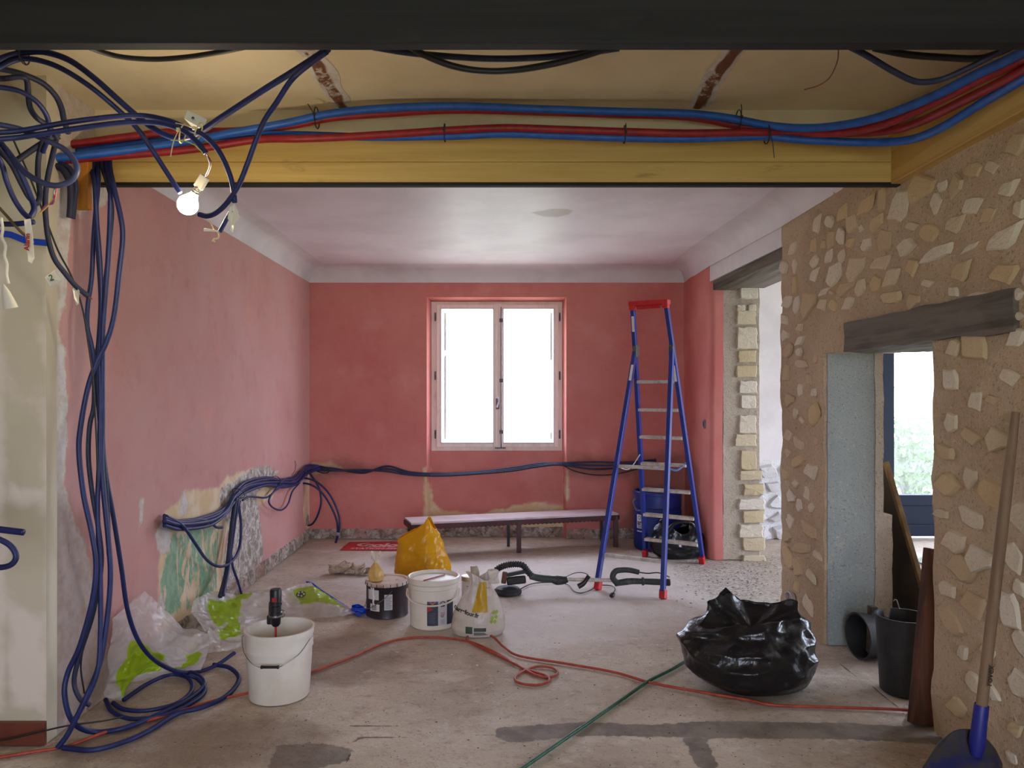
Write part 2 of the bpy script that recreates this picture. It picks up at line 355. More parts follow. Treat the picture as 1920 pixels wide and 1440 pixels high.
white = [lwp([(293, 1000), (308, 968), (320, 1000), (318, 1030), (299, 1042)]), lwp([(335, 950), (345, 925), (352, 945), (348, 970), (336, 965)]), lwp([(455, 955), (478, 935), (482, 1000), (470, 1050), (440, 1085), (448, 1000)]),
         [(3.40, 0), (3.72, 0), (3.66, .35), (3.60, .6), (3.62, 1.0), (3.56, 1.2), (3.60, 1.55), (3.54, 1.9), (3.60, 2.2), (3.62, 2.45), (3.95, 2.62), (4.0, 3.1), (3.40, 3.1)],
         [(3.58, 0), (4.1, 0), (3.98, .25), (3.86, .5), (3.76, .8), (3.66, 1.0), (3.58, 1.1)], lwp([(262, 940), (270, 935), (268, 985), (262, 985)]), lwp([(296, 1130), (304, 1100), (312, 1140), (300, 1160)])]
stain = [[(3.4, 0), (4.4, 0), (4.2, .25), (3.9, .5), (3.75, 1.0), (3.4, 1.2)]]
mb = MB().add(X, F); mb.box(-2.62, -2.30, 3.5, YB+.3, 0, 3.05)
nb = len(mb.v)-len(X)
ex = lambda a: np.r_[a, np.full(nb, -9.0)]
AT = {'cream': ex(sdfs(pts, cream)), 'green': ex(sdfs(pts, green)), 'rubble': ex(sdfs(pts, rubble)), 'white': ex(sdfs(pts, white)), 'stain': ex(sdfs(pts, stain))}
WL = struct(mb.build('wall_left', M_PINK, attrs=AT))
# rough band where the skirting was pulled off
def m_rubble():
    n = NT('stripped_skirting_rubble'); c = n.mix(n.step(n.noise(11, 6, .7, None, .6), .38, .64), S(138, 124, 110), S(212, 202, 194))
    c = n.mix(n.mth('MULTIPLY', n.step(n.noise(5, 4), .5, .66), .7), c, S(190, 150, 138)); c = n.mix(n.mth('MULTIPLY', n.step(n.noise(20, 4), .58, .68), .7), c, S(84, 72, 62))
    n.bump(n.noise(24, 6, .8), .8, .03); return n.fin(c, .92, 0, .15)
M_RUB = m_rubble()
def rough_band(name, fn, u0, u1, z1, parent):
    U = frange(u0, u1, .02); V = frange(0, z1, .016)
    def g(u, v):
        out = []
        for a, b in zip(u, v):
            d = .012+.016*nz(a*9, b*14, 3)+.012*nz(a*30, b*30, 7)
            zz = b+(.012*nz(a*7, 0, 1) if b > z1-.02 else 0)
            if b > z1-.001: d = -.004
            out.append(fn(a, zz, d))
        return np.array(out)
    X, F, _, _ = gridmesh(U, V, g); o = MB().add(X, F).build(name, M_RUB, parent, smooth=True); return o
rough_band('stripped_skirting', lambda a, z, d: (xw(a)+d, a, z), 4.3, YB, .125, WL)
# ================================================================== back wall with window recess
RX0, RX1, RZ1 = -.962, .584, 2.674                # recess edges
U = frange(-2.30, 6.3, .03, RX0, RX1); V = frange(0, 3.02, .03, RZ1)
U = U[(U < 1.95)]
def inrec(u, v): return RX0 < u < RX1 and v < RZ1
X, F, uu, vv = gridmesh(U, V, lambda u, v: np.stack([u, np.full_like(u, YB), v], 1), inrec); pts = np.stack([uu, vv], 1)
def bwp(L): return [((a-VX)/FPX*YB, H-(b-VY)/FPX*YB) for a, b in L]
mb = MB().add(X, [f[::-1] for f in F])
YR = 8.44; IX0, IX1, IZ1 = RX0+.035, RX1-.035, RZ1-.03
n0 = len(mb.v)
def strip(a, b, k=10):                            # recess reveal, subdivided so that the paint masks work
    for i in range(k):
        p = [tuple(Vector(a[0]).lerp(Vector(a[1]), t)) for t in (i/k, (i+1)/k)]; q = [tuple(Vector(b[0]).lerp(Vector(b[1]), t)) for t in (i/k, (i+1)/k)]
        mb.add([p[0], p[1], q[1], q[0]], [(0, 1, 2, 3)])
strip([(RX0, YB, 0), (RX0, YB, RZ1)], [(IX0, YR, 0), (IX0, YR, IZ1)])
strip([(RX1, YB, 0), (RX1, YB, RZ1)], [(IX1, YR, 0), (IX1, YR, IZ1)])
strip([(RX0, YB, RZ1), (RX1, YB, RZ1)], [(IX0, YR, IZ1), (IX1, YR, IZ1)])
WZ0 = .96                                         # window sill height, apron below
X2, F2, u2, v2 = gridmesh(frange(IX0-.01, IX1+.01, .04), frange(0, WZ0, .04), lambda u, v: np.stack([u, np.full_like(u, YR-.05), v], 1))
mb.add(X2, [f[::-1] for f in F2]); mb.add([(IX0, YR-.05, WZ0), (IX1, YR-.05, WZ0), (IX1, YR+.2, WZ0), (IX0, YR+.2, WZ0)], [(0, 1, 2, 3)])
mb.box(-2.6, RX0-.04, 8.30, 8.62, 0, 3.05); mb.box(RX1+.04, 2.42, 8.30, 8.62, 0, 3.05); mb.box(RX0-.05, RX1+.05, 8.30, 8.62, RZ1+.02, 3.05); mb.box(RX0-.05, RX1+.05, 8.50, 8.62, 0, WZ0-.01)
allp = np.array([(v[0], v[2]) for v in mb.v])
cream = [bwp([(803, 940), (806, 990), (1058, 992), (1058, 950), (1000, 945), (900, 965), (830, 962)]), bwp([(795, 880), (806, 880), (806, 990), (795, 990)]), bwp([(1058, 880), (1066, 880), (1066, 940), (1058, 940)]), bwp([(585, 870), (620, 865), (640, 880), (590, 890)])]
stain = [bwp([(1170, 850), (1290, 850), (1290, 1000), (1150, 1000), (1190, 930)]), bwp([(580, 870), (660, 862), (700, 880), (590, 905)]), bwp([(1060, 855), (1200, 860), (1180, 900), (1060, 890)])]
z9 = np.full(len(allp), -9.0)
WB = struct(mb.build('wall_back', M_PINKB, attrs={'cream': sdfs(allp, cream), 'stain': sdfs(allp, stain), 'green': z9, 'rubble': z9, 'white': z9}))
rough_band('stripped_skirting', lambda a, z, d: (a, YB-d, z), -2.25, RX0, .115, WB)
rough_band('stripped_skirting', lambda a, z, d: (a, YR-.05-d, z), IX0, IX1, .115, WB)
rough_band('stripped_skirting', lambda a, z, d: (a, YB-d, z), RX1, 1.88, .115, WB)
# ================================================================== right pink wall stub with rounded end
YJ = 7.20
prof = [(1.889, YB)]+[(1.889, YB-.04*i) for i in range(1, 25)]
cr = .06
prof += [(1.889+cr-cr*math.cos(a), YJ+cr-cr*math.sin(a)) for a in np.linspace(0, PI/2, 8)]+[(2.02, YJ), (2.02, YJ+.02)]
zz = frange(0, 2.90, .05); V = [(p[0]+.012*math.sin(p[1]*3+z*2.1)*(.4), p[1], z) for p in prof for z in zz]; k = len(zz)
F = [(i*k+j, i*k+j+1, (i+1)*k+j+1, (i+1)*k+j) for i in range(len(prof)-1) for j in range(k-1)]
mb = MB().add(V, F); z9 = np.full(len(V), -9.0); ap = np.array([(v[1], v[2]) for v in V])
WR = struct(mb.build('wall_right_pink', M_PINKB, smooth=True, attrs={'cream': z9, 'green': z9, 'rubble': z9, 'white': z9, 'stain': sdfs(ap, [[(8.3, 0), (7.5, 0), (7.55, .8), (8.3, 1.1)]])}))
# far jamb of the wide opening: grey render with protruding stones
def rough_box(mb, x0, x1, y0, y1, z0, z1, st=.05, amp=.012):
    def face(o, u, v, nu, nv):
        V = []; o, u, v = Vector(o), Vector(u), Vector(v)
        for i in range(nu+1):
            for j in range(nv+1):
                p = o+u*(i/nu)+v*(j/nv); d = Vector((nz(p.x*5, p.y*5, p.z*5), nz(p.x*5+9, p.y*5, p.z*5), nz(p.x*5, p.y*5+9, p.z*5)))
                d2 = Vector((nz(p.x*17, p.y*17, p.z*17), nz(p.x*17+9, p.y*17, p.z*17), 0))
                V.append(p+d*amp+d2*amp*.5)
        mb.add(V, [(i*(nv+1)+j, (i+1)*(nv+1)+j, (i+1)*(nv+1)+j+1, i*(nv+1)+j+1) for i in range(nu) for j in range(nv)])
    k = lambda L: max(1, int(L/st)); dx, dy, dz = x1-x0, y1-y0, z1-z0
    face((x0, y0, z0), (0, dy, 0), (0, 0, dz), k(dy), k(dz)); face((x1, y0, z0), (0, dy, 0), (0, 0, dz), k(dy), k(dz))
    face((x0, y0, z0), (dx, 0, 0), (0, 0, dz), k(dx), k(dz)); face((x0, y1, z0), (dx, 0, 0), (0, 0, dz), k(dx), k(dz))
    face((x0, y0, z0), (dx, 0, 0), (0, dy, 0), k(dx), k(dy)); face((x0, y0, z1), (dx, 0, 0), (0, dy, 0), k(dx), k(dy))
mb = MB(); rough_box(mb, 2.022, 2.37, YJ+.004, 8.60, 0, 2.66, .05, .008); WJ = struct(fixn(mb.build('wall_right_jamb', M_PIER, smooth=True)))
# white header over the wide opening
mb = MB().prism([(1.90, 7.23, 2.69), (1.98, 5.52, 2.69), (2.42, 5.52, 2.69), (2.42, 7.23, 2.69)], (0, 0, .36)).box(2.03, 2.42, 7.2, 8.55, 2.67, 3.05)
struct(mb.build('wall_right_header', M_WHITE))
tag(MB().prism([(1.92, YJ-.005, 2.60), (1.99, 5.5, 2.60), (2.13, 5.5, 2.60), (2.13, YJ-.005, 2.60)], (0, 0, .09)).build('lintel_beam', M_OLDWOOD, bevel=.01, loc=(2.08, 6.3, 2.60)), 'dark wooden lintel beam over the wide opening at the end of the pink room', 'beam')
tag(MB().box(2.135, 2.42, 5.5, YJ-.005, 2.62, 2.69).build('lintel_beam', M_OLDWOOD2, bevel=.01, loc=(2.3, 6.3, 2.62)), 'pale weathered lintel plank behind the dark lintel of the wide opening', 'beam')
# ================================================================== stone wall on the right
D0, D1, DZ = 3.526, 4.768, 1.853                  # small doorway
mb = MB(); rough_box(mb, XS, 2.335, D1, 5.53, 0, 3.02, .045, .016); rough_box(mb, XS, 2.42, D0-.02, D1+.02, DZ+.01, 3.02, .045, .013); rough_box(mb, XS, 2.42, -2.6, D0, 0, 3.08, .06, .014)
WS = struct(fixn(mb.build('wall_right', M_MORTAR, smooth=True)))
mb = MB(); rough_box(mb, 2.0, 2.305, D1-.012, D1+.02, 0, DZ+.02, .06, .003); fixn(mb.build('cement_jamb', M_CEMENT, WS, smooth=True))
mb = MB(); rough_box(mb, 2.30, 2.352, D1-.02, D1+.1, 0, DZ+.02, .03, .006); rough_box(mb, 2.33, 2.41, D1-.02, D1+.1, 0, .83, .03, .008); fixn(mb.build('render_edge', M_PIER, WS, smooth=True))
def stone_mesh(i, n=9, square=False):
    r = random.Random(100+i); kc_ = r.choice((4, 4, 5, 6)); o_ = r.uniform(0, 2*PI)
    cor = [(r.uniform(.80, 1.15)*math.cos(o_+2*PI*(k+r.uniform(-.25, .25))/kc_), r.uniform(.80, 1.15)*math.sin(o_+2*PI*(k+r.uniform(-.25, .25))/kc_)) for k in range(kc_)]
    n = 10; per = []
    for k in range(n):
        s_ = k/n*kc_; a_, b_, f_ = cor[int(s_)], cor[(int(s_)+1) % kc_], s_-int(s_); per.append((a_[0]*(1-f_)+b_[0]*f_+r.uniform(-.07, .07), a_[1]*(1-f_)+b_[1]*f_+r.uniform(-.07, .07)))
    per.sort(key=lambda q: math.atan2(q[1], q[0])); angs = [math.atan2(q[1], q[0]) for q in per]; rad = [max(.35, math.hypot(*q)) for q in per]
    if square:
        angs = [2*PI*k/16+r.uniform(-.03, .03) for k in range(16)]; n = 16
        rad = [min(1/max(abs(math.cos(a)), 1e-3), 1/max(abs(math.sin(a)), 1e-3))*r.uniform(.90, 1.04) for a in angs]
    V = []
    for s, h in (((1.02, -.8), (.97, .40), (.84, 1.0)) if not square else ((1.0, -.8), (.97, .6), (.90, 1.0))):
        for a, q in zip(angs, rad):
            V.append((-h*r.uniform(.7, 1.0) if h > 0 else -h, .5*q*s*math.cos(a), .5*q*s*math.sin(a)))
    V.append((-r.uniform(.85, 1.15), r.uniform(-.1, .1), r.uniform(-.1, .1))); F = []
    for k in range(n):
        k2 = (k+1) % n
        for ring in (0, 1): F.append((ring*n+k, ring*n+k2, (ring+1)*n+k2, (ring+1)*n+k))
        F.append((2*n+k, 2*n+k2, 3*n))
    me = bpy.data.meshes.new('stone'); me.from_pydata(V, [], [f[::-1] for f in F]); me.update()
    me.polygons.foreach_set('use_smooth', [True]*len(me.polygons)); me.set_sharp_from_angle(angle=math.radians(35)); return me
SM = [stone_mesh(i, 5+i % 4) for i in range(16)]
for me in SM: me.materials.append(M_STONE)
SM2 = [stone_mesh(40+i, 12, True) for i in range(6)]
for me in SM2: me.materials.append(M_STONE2)
SM3 = [stone_mesh(60+i) for i in range(8)]
for me in SM3: me.materials.append(M_STONEW)
RS = random.Random(7); placed = []
def stone(loc, wy, hz, rot, parent, pool, depth, face='-X'):
    o = bpy.data.objects.new('stone', RS.choice(pool)); col.objects.link(o); o.parent = parent; o.location = loc
    o.scale = (depth, wy, hz); o.rotation_euler = (rot, 0, 0) if face == '-X' else (0, rot, PI/2)
    return o
def st_px(cx, cy, wpx, hpx, rot=None):
    p = RW(cx, cy)
    if (D0-.03 < p.y < D1+.03 and p.z < DZ+.16): return
    wy = wpx/(FPX*XS)*p.y**2; hz = hpx*p.y/FPX
    stone((XS-.004, p.y, p.z), wy*1.28, hz*1.28, RS.uniform(-.25, .25) if rot is None else rot, WS, SM, RS.uniform(.007, .014)); placed.append((p.y, p.z, max(wy, hz)/2))
L5 = [(185,555,70,90),(370,370,70,150),(465,345,50,90),(560,290,90,120),(730,235,140,110),(860,180,55,150),(985,240,190,230),(640,355,100,110),(820,350,90,90),(480,470,60,120),(545,450,40,130),(620,505,70,80),(345,530,50,110),(420,510,50,90),(715,400,50,70),(740,520,75,90),(880,470,100,140),(1050,540,160,130),(1270,580,210,100),(350,640,60,80),(460,610,70,90),(555,600,50,90),(660,700,120,160),(840,660,170,110),(1080,690,90,130),(210,680,40,120),(350,750,80,110),(495,750,110,150),(120,690,50,90),(205,820,35,120),(590,845,120,80),(430,865,80,55),(490,875,40,30),(700,840,60,120),(810,815,80,120),(920,770,110,120),(1210,800,85,70),(1440,720,160,160),(930,915,150,110),(145,950,90,100),(220,970,40,120),(305,965,100,160),(405,970,80,90),(495,970,60,90),(600,960,80,90),(1400,365,160,140),(1210,430,120,130),(1090,370,90,70),(1150,100,180,180),(1280,210,100,170),(1320,80,80,100),(1550,210,150,150),(1660,300,110,110),(1760,480,300,170),(1520,545,120,40),(1760,740,230,150),(1580,910,230,100),(1400,870,70,60),(1830,900,170,90),(1740,1060,290,110),(1560,1270,220,180),(1860,1220,120,130),(1420,80,70,150),(1890,250,90,150),(1800,100,150,120),(130,1080,60,60),(150,1310,70,80),(240,1240,60,60),(240,1140,50,60),(250,1410,80,60),(135,1200,50,80),(235,1320,40,60)]
for a, b, c, d in L5: st_px(1440+a/4, 330+b/4, c/4, d/4)
L7 = [(360,240,80,70),(440,310,90,100),(270,330,50,80),(460,565,60,70),(310,490,50,70),(440,720,110,110),(380,840,120,80),(490,880,70,70),(290,910,70,110),(360,970,70,110),(440,1020,80,80),(300,650,60,110),(420,1210,80,130),(370,120,80,90),(290,60,60,80),(1380,400,140,150),(1560,640,160,150),(1430,800,180,150),(1620,930,180,150),(1480,980,220,170),(1350,600,90,70),(1560,1230,170,160),(1700,470,150,180),(1750,100,160,140),(1560,60,120,120),(1420,1350,150,140),(1850,900,120,200),(1830,1280,150,200),(1390,1120,100,90),(1380,180,110,120),(290,180,50,70),(350,400,60,60),(280,760,50,70),(420,460,50,80)]
for a, b, c, d in L7: st_px(1400+a/3.692, 800+b/3.692, c/3.692, d/3.692)
tries = 0
while tries < 5000 and len(placed) < 285:
    tries += 1; y = RS.uniform(1.3, 5.45); z = RS.uniform(.05, 2.6); wy = RS.uniform(.09, .25); hz = wy*RS.uniform(.55, .95)
    if D0-.06-wy/2 < y < D1+.05+wy/2 and z < DZ+.2: continue
    if y > 4.0 and z > 1.85: continue
    if any(math.hypot(y-q[0], z-q[1]) < (wy/2+q[2])*.98 for q in placed): continue
    stone((XS-.004, y, z), wy, hz, RS.uniform(-.3, .3), WS, SM, RS.uniform(.006, .012)); placed.append((y, z, wy/2))
for (ox, oy, k, LL) in ((1320, 480, 4.5, [(375,305,140,100),(405,440,60,50),(310,440,70,45),(355,520,150,100),(360,690,160,160),(360,850,140,90),(355,975,160,90),(370,1105,140,90),(370,1230,120,100)]), (1320, 780, 4.0, [(325,60,120,120),(310,180,150,80),(330,330,110,130),(350,445,160,62),(370,550,150,75),(355,660,185,70),(370,755,150,80),(350,860,170,85),(370,960,160,90),(370,1070,160,50)])):
    for a, b, c, d in LL:
        p = P(ox+a/k, oy+b/k, YJ); stone((p.x, YJ-.006, p.z), c/k/FPX*YJ*1.1, d/k/FPX*YJ*1.18, RS.uniform(-.06, .06), WJ, SM2, RS.uniform(.016, .026), '-Y')
# old wooden lintel over the small doorway
mb = MB(); rough_box(mb, XS-.025, 2.42, 2.93, 4.43, DZ-.005, 2.02, .04, .012)
tag(fixn(mb.build('door_lintel', M_OLDWOOD, smooth=True, loc=(2.2, 3.7, DZ))), 'charred dark wooden lintel over the small doorway in the stone wall', 'lintel')
# ================================================================== ceilings, cornice, beams
U = frange(-2.35, 2.05, .05); V = frange(3.9, 8.35, .05)
X, F, uu, vv = gridmesh(U, V, lambda u, v: np.stack([u, v, np.full_like(u, 3.01)], 1)); pts = np.stack([uu, vv], 1)
def cep(L): return [((a-VX)/FPX*(1.41*FPX/(VY-b)), 1.41*FPX/(VY-b)) for a, b in L]
mb = MB().add(X, F); st = sdfs(pts, [cep([(998, 398), (1030, 392), (1072, 391), (1070, 402), (1040, 408), (1015, 406)])])
mb.box(-2.6, 2.1, 3.9, 8.6, 3.03, 3.2); struct(mb.build('ceiling', M_CEIL, attrs={'stain': np.r_[st, np.full(8, -9.0)]}))
# cove cornice swept round the back room
prof = [(0.0, -.176)]+[(.004+.17*(1-math.cos(a))**1.0, -.176+.172*math.sin(a)) for a in np.linspace(0, PI/2, 9)]+[(.2, .002)]
path = [((xw(3.95), 3.95), (1, 0)), ((xw(YB), YB), (1, -1)), ((1.889, YB), (-1, -1)), ((1.889, YJ), (-1, 0)), ((1.975, 5.55), (-1, 0)), ((1.985, 3.95), (-1, 0))]
V = [(p[0]+q[0]*a, p[1]+q[1]*a, 3.01+b) for (p, q) in path for (a, b) in prof]; k = len(prof)
F = [(i*k+j, i*k+j+1, (i+1)*k+j+1, (i+1)*k+j) for i in range(len(path)-1) for j in range(k-1)]
mb = MB().add(V, F)
struct(fixn(mb.build('trim_1', M_WHITE, smooth=True)))
# near room ceiling with two plaster scars
CZ = 3.06
near = struct(MB().box(-5, 2.45, -2.7, 3.95, CZ, 3.3).build('ceiling_near', M_TAN))
def m_scar():
    n = NT('torn_plaster_scar'); c = n.mix(n.step(n.attr('edge'), .35, .6), S(222, 216, 208), S(124, 78, 52)); c = n.mix(n.step(n.noise(10, 5, .7), .52, .62), c, S(206, 196, 184))
    n.bump(n.noise(30, 5, .8), .7, .02); return n.fin(c, .9)
M_SCAR = m_scar()
for x, sd in ((-.87, 1), (.93, 5)):
    U = frange(2.3, 3.8, .02); V = np.linspace(-1, 1, 9)
    def g(u, v):
        return np.array([(x+b*(.055+.03*nz(a*6, sd, b*.3))+.02*nz(a*3, 2, sd), a, CZ-.002-.016*max(0, nz(a*15, b*3, sd)+.5)*(1-abs(b))) for a, b in zip(u, v)])
    X, F, uu, vv = gridmesh(U, V, g)
    MB().add(X, F).build('plaster_scar', M_SCAR, near, smooth=True, attrs={'edge': 1-np.abs(vv)+.25*np.array([nz(a*9, b*4, 2) for a, b in zip(uu, vv)])})
YBm = 3.817
tag(MB().box(-2.16, 1.975, YBm, 3.865, 2.684, 2.788).box(-2.16, 1.975, YBm, 3.865, 2.7885, 2.915).build('ceiling_beam', M_BEAM, bevel=.006, loc=(0, YBm, 2.684)), 'long yellow pine beam across the room with the pipes along its top', 'beam')
tag(MB().box(-2.16, 1.98, YBm+.003, 3.86, 2.668, 2.684).build('beam_strip', mat('near_black', S(26, 24, 24), .8), loc=(0, YBm, 2.664)), 'thin black strip under the yellow pine beam', 'strip')  # thin near-black strip along the underside of the beam
tag(MB().box(1.93, 2.06, 1.0, YBm+.03, 2.675, 2.93).build('ceiling_beam', M_BEAMY, bevel=.006, loc=(2, 2.4, 2.675)), 'yellow pine beam running along the top of the stone wall', 'beam')
mb = MB(); rough_box(mb, -2.2, 1.97, YBm+.02, 3.94, 2.90, 3.075, .05, .012); fixn(mb.build('rough_mortar', M_TAN, near, smooth=True))
tag(MB().box(-4.9, 2.4, 2.337, 2.39, 2.70, 3.055).build('ceiling_beam', M_BLACKBEAM, bevel=.004, loc=(-1, 2.36, 2.70)), 'black stained beam across the very top of the picture', 'beam')
p0, p1 = P(140, 300, 3.60), P(167, 392, 3.60)
tag(MB().box(p0.x, p1.x, 3.59, 3.63, p1.z, 2.75).build('wood_block', M_POST, bevel=.004, loc=((p0.x+p1.x)/2, 3.66, p1.z)), 'orange wooden block under the left end of the yellow beam', 'block')
# ================================================================== near room: plasterboard stub at the left, outer walls
def m_board():
    n = NT('plasterboard'); c = n.mix(n.step(n.noise(1.2, 5), .4, .66), S(206, 197, 176), S(190, 181, 160))
    c = n.mix(n.mth('MULTIPLY', n.layer('filler', n.noise(6, 5), .12, .03), .95), c, S(228, 216, 206)); n.bump(n.noise(12, 4), .1, .01); return n.fin(c, .85, 0, .2)
XC = xw(3.42)
U = frange(-4.6, XC, .06); V = frange(0, 3.08, .06)
X, F, uu, vv = gridmesh(U, V, lambda u, v: np.stack([u, np.full_like(u, 3.42), v], 1)); pts = np.stack([uu, vv], 1)
def nwp(L): return [tuple(P(a, b, 3.42))[::2] for a, b in L]
fil = [nwp([(-60, 470), (8, 470), (8, 1330), (-60, 1330)]), nwp([(10, 1150), (40, 1135), (75, 1150), (85, 1330), (20, 1330)]), nwp([(30, 740), (60, 730), (65, 770), (40, 775)]), nwp([(20, 925), (75, 920), (80, 945), (25, 950)]), nwp([(84, 470), (95, 470), (95, 1400), (84, 1400)]), nwp([(60, 600), (88, 596), (88, 612), (66, 615)])]
mb = MB().add(X, [f[::-1] for f in F]); nf = len(X); mb.add([(XC, 3.42, 0), (XC, 3.5, 0), (XC, 3.5, 3.08), (XC, 3.42, 3.08)], [(0, 1, 2, 3)]); mb.box(-4.6, -2.3, 3.44, 3.6, 0, 3.08)
struct(mb.build('wall_left_near', m_board(), attrs={'filler': np.r_[sdfs(pts, fil), np.full(12, -9.0)]}))
struct(MB().box(-4.6, P(83, 0, 3.40).x, 3.395, 3.42, 0, .105).build('baseboard_left', mat('brown_tile_skirting', S(112, 58, 44), .45, c2=S(92, 46, 36)), bevel=.003))
M_NEAR = mat('dim_cream_wall', S(196, 184, 164), .85)
struct(MB().box(-4.9, -4.6, -2.7, 3.5, 0, 3.1).build('wall_near_left', M_NEAR))
mb = MB().box(-4.9, -1.0, -2.7, -2.5, 0, 3.1).box(1.4, 2.4, -2.7, -2.5, 0, 3.1).box(-1.0, 1.4, -2.7, -2.5, 0, .6).box(-1.0, 1.4, -2.7, -2.5, 2.5, 3.1)
struct(mb.build('wall_near_rear', M_NEAR))
# ================================================================== next room, seen through both openings
struct(MB().box(2.4, 3.98, YB, 8.6, .86, 3.05).box(3.98, 5.9, YB+.05, 8.6, 2.5, 3.05).box(5.9, 6.4, YB, 8.6, 0, 3.05).box(3.9, 3.99, YB-.005, 8.6, 0, 2.5).build('wall_next_back', M_WHITE))
mb = MB(); rough_box(mb, 2.38, 3.95, YB-.01, 8.6, 0, .87, .05, .02); WN = struct(fixn(mb.build('wall_next_base', M_WWALL, smooth=True)))
k = 0
for zc in (.09, .26, .43, .60, .76):
    x = 2.42+RS.uniform(0, .1)
    while x < 3.4:
        ww = RS.uniform(.16, .3); stone((x+ww/2, YB-.02, zc+RS.uniform(-.03, .03)), ww*1.05, RS.uniform(.12, .2), RS.uniform(-.3, .3), WN, SM3, RS.uniform(.02, .05), '-Y'); x += ww*.92
struct(MB().box(6.2, 6.45, 1.0, 3.8, 0, 3.05).box(6.2, 6.45, 7.0, 8.6, 0, 3.05).box(6.2, 6.45, 3.8, 7.0, 2.55, 3.05).build('wall_next_right', M_WHITE))
struct(MB().box(2.42, 6.45, .9, 1.1, 0, 3.05).build('wall_next_near', M_WHITE)); struct(MB().box(2.42, 6.45, .9, 8.6, 2.98, 3.2).build('ceiling_next', M_WHITE))
# ================================================================== window in the back wall
M_IRON = mat('tarnished_iron', S(110, 100, 104), .5, .6, c2=S(70, 60, 60), vs_=40)
WIN = struct(empty('window_1', (-.19, 8.46, WZ0)))
YW = 8.46
def px2(x, y): return ((x-VX)/FPX*YW, H-(y-VY)/FPX*YW)
fx0, fz1 = px2(806, 566); fx1, fz0 = px2(1057, 846)
def frame(mb, x0, x1, z0, z1, t, y0, y1, tb=None):
    tb = tb or t; mb.box(x0, x0+t, y0, y1, z0, z1); mb.box(x1-t, x1, y0, y1, z0, z1); mb.box(x0+t, x1-t, y0, y1, z1-t, z1); mb.box(x0+t, x1-t, y0, y1, z0, z0+tb)
mb = MB(); frame(mb, fx0-.02, fx1+.02, fz0-.01, fz1+.02, .105, YW-.02, YW+.07, .075); mb.build('window_frame', M_SASH, WIN, bevel=.005)
for (a, b, s) in ((819, 934, 1), (935, 1047, -1)):
    x0, z1 = px2(a, 571); x1, z0 = px2(b, 838)
    mb = MB(); frame(mb, x0, x1, z0, z1, .052, YW-.045, YW+.02, .05); sh = mb.build('sash', M_SASH, WIN, bevel=.006)
    mb = MB(); frame(mb, x0+.045, x1-.045, z0+.042, z1-.042, .014, YW-.052, YW-.03); mb.build('glazing_bead', mat('lilac_bead', S(222, 212, 222), .4), sh, bevel=.003)
    MB().box(x0+.04, x1-.04, YW-.012, YW-.006, z0+.04, z1-.04).build('pane', M_GLASS, sh)
    for f in (.09, .5, .91):
        z = z0+(z1-z0)*f; xh = x0-.012 if s > 0 else x1+.012
        MB().lathe([(0, -.05), (.009, -.045), (.009, .045), (0, .05)], (xh, YW-.05, z), 10).build('hinge', M_IRON, sh, smooth=True)
xc, z0 = px2(936, 842); _, z1 = px2(936, 569)
m = MB().box(xc-.034, xc+.034, YW-.07, YW-.04, z0, z1).build('meeting_stile', M_SASH, WIN, bevel=.008)
xh, zt = px2(940, 680); _, zb = px2(940, 838)
mb = MB().tube([(xh, YW-.085, zb), (xh, YW-.085, z1-.05)], .006, 8, curve=False); esp = mb.build('espagnolette_rod', M_IRON, WIN, smooth=True)
a = px2(933, 752); mb = MB().box(a[0]-.018, a[0]+.018, YW-.09, YW-.07, a[1]-.09, a[1]+.03); mb.build('lock_plate', M_IRON, esp, bevel=.003)
mb = MB().tube([(a[0]+.005, YW-.10, a[1]+.05), (a[0]+.015, YW-.12, a[1]), (a[0]-.005, YW-.12, a[1]-.07)], [.008, .007, .011], 8); mb.build('handle', mat('worn_lilac_metal', S(190, 176, 190), .4, .4), esp, smooth=True)
for f in (.12, .47, .88):
    z = z0+(z1-z0)*f; MB().box(xh-.02, xh+.02, YW-.092, YW-.07, z-.02, z+.02).build('rod_guide', M_IRON, esp, bevel=.003)
mb = MB().box(xh-.07, xh+.05, YW-.08, YW-.06, zb-.014, zb); mb.build('bottom_keeper', M_IRON, esp, bevel=.003)
MB().box(fx0-.03, fx1+.03, YW-.05, YW+.1, fz0-.035, fz0-.008).build('window_sill', M_SASH, WIN, bevel=.004)
# external shutters' edges seen through the glass
for x in (832, 1035):
    q = px2(x, 0)[0]; tag(MB().box(q-.012, q+.012, 8.62, 8.655, px2(0, 825)[1], px2(0, 583)[1]).build('shutter_edge', mat('grey_shutter', S(120, 130, 126), .6), loc=(q, 8.63, 1.0)), 'thin grey shutter edge outside the %s window pane' % ('left' if x < 900 else 'right'), 'shutter')
# ================================================================== navy glazed door of the next room
DG = struct(empty('door_1', (4.9, 8.33, 0)))
YD = 8.30
gx0 = (1677-VX)/FPX*YD
x0 = (1655-VX)/FPX*YD; gz0 = H-(928-VY)/FPX*YD; pz = H-(948-VY)/FPX*YD
xe = 5.85
mb = MB().box(x0, gx0, YD, YD+.07, .02, 2.5).box(xe-.1, xe, YD, YD+.07, .02, 2.5).box(gx0, xe-.1, YD, YD+.07, 2.38, 2.5); mb.build('door_frame', M_NAVY, DG, bevel=.006)
MB().box(gx0, xe-.1, YD-.01, YD+.08, pz, gz0).build('glazing_rail', M_NAVY, DG, bevel=.006)
MB().box(gx0, xe-.1, YD+.02, YD+.05, .14, pz).build('lower_panel', M_NAVY, DG, bevel=.004)
MB().box(gx0, xe-.1, YD-.005, YD+.07, .02, .15).build('bottom_rail', M_NAVY, DG, bevel=.006)
MB().box(gx0, xe-.1, YD+.03, YD+.036, gz0, 2.38).build('pane', M_GLASS, DG)
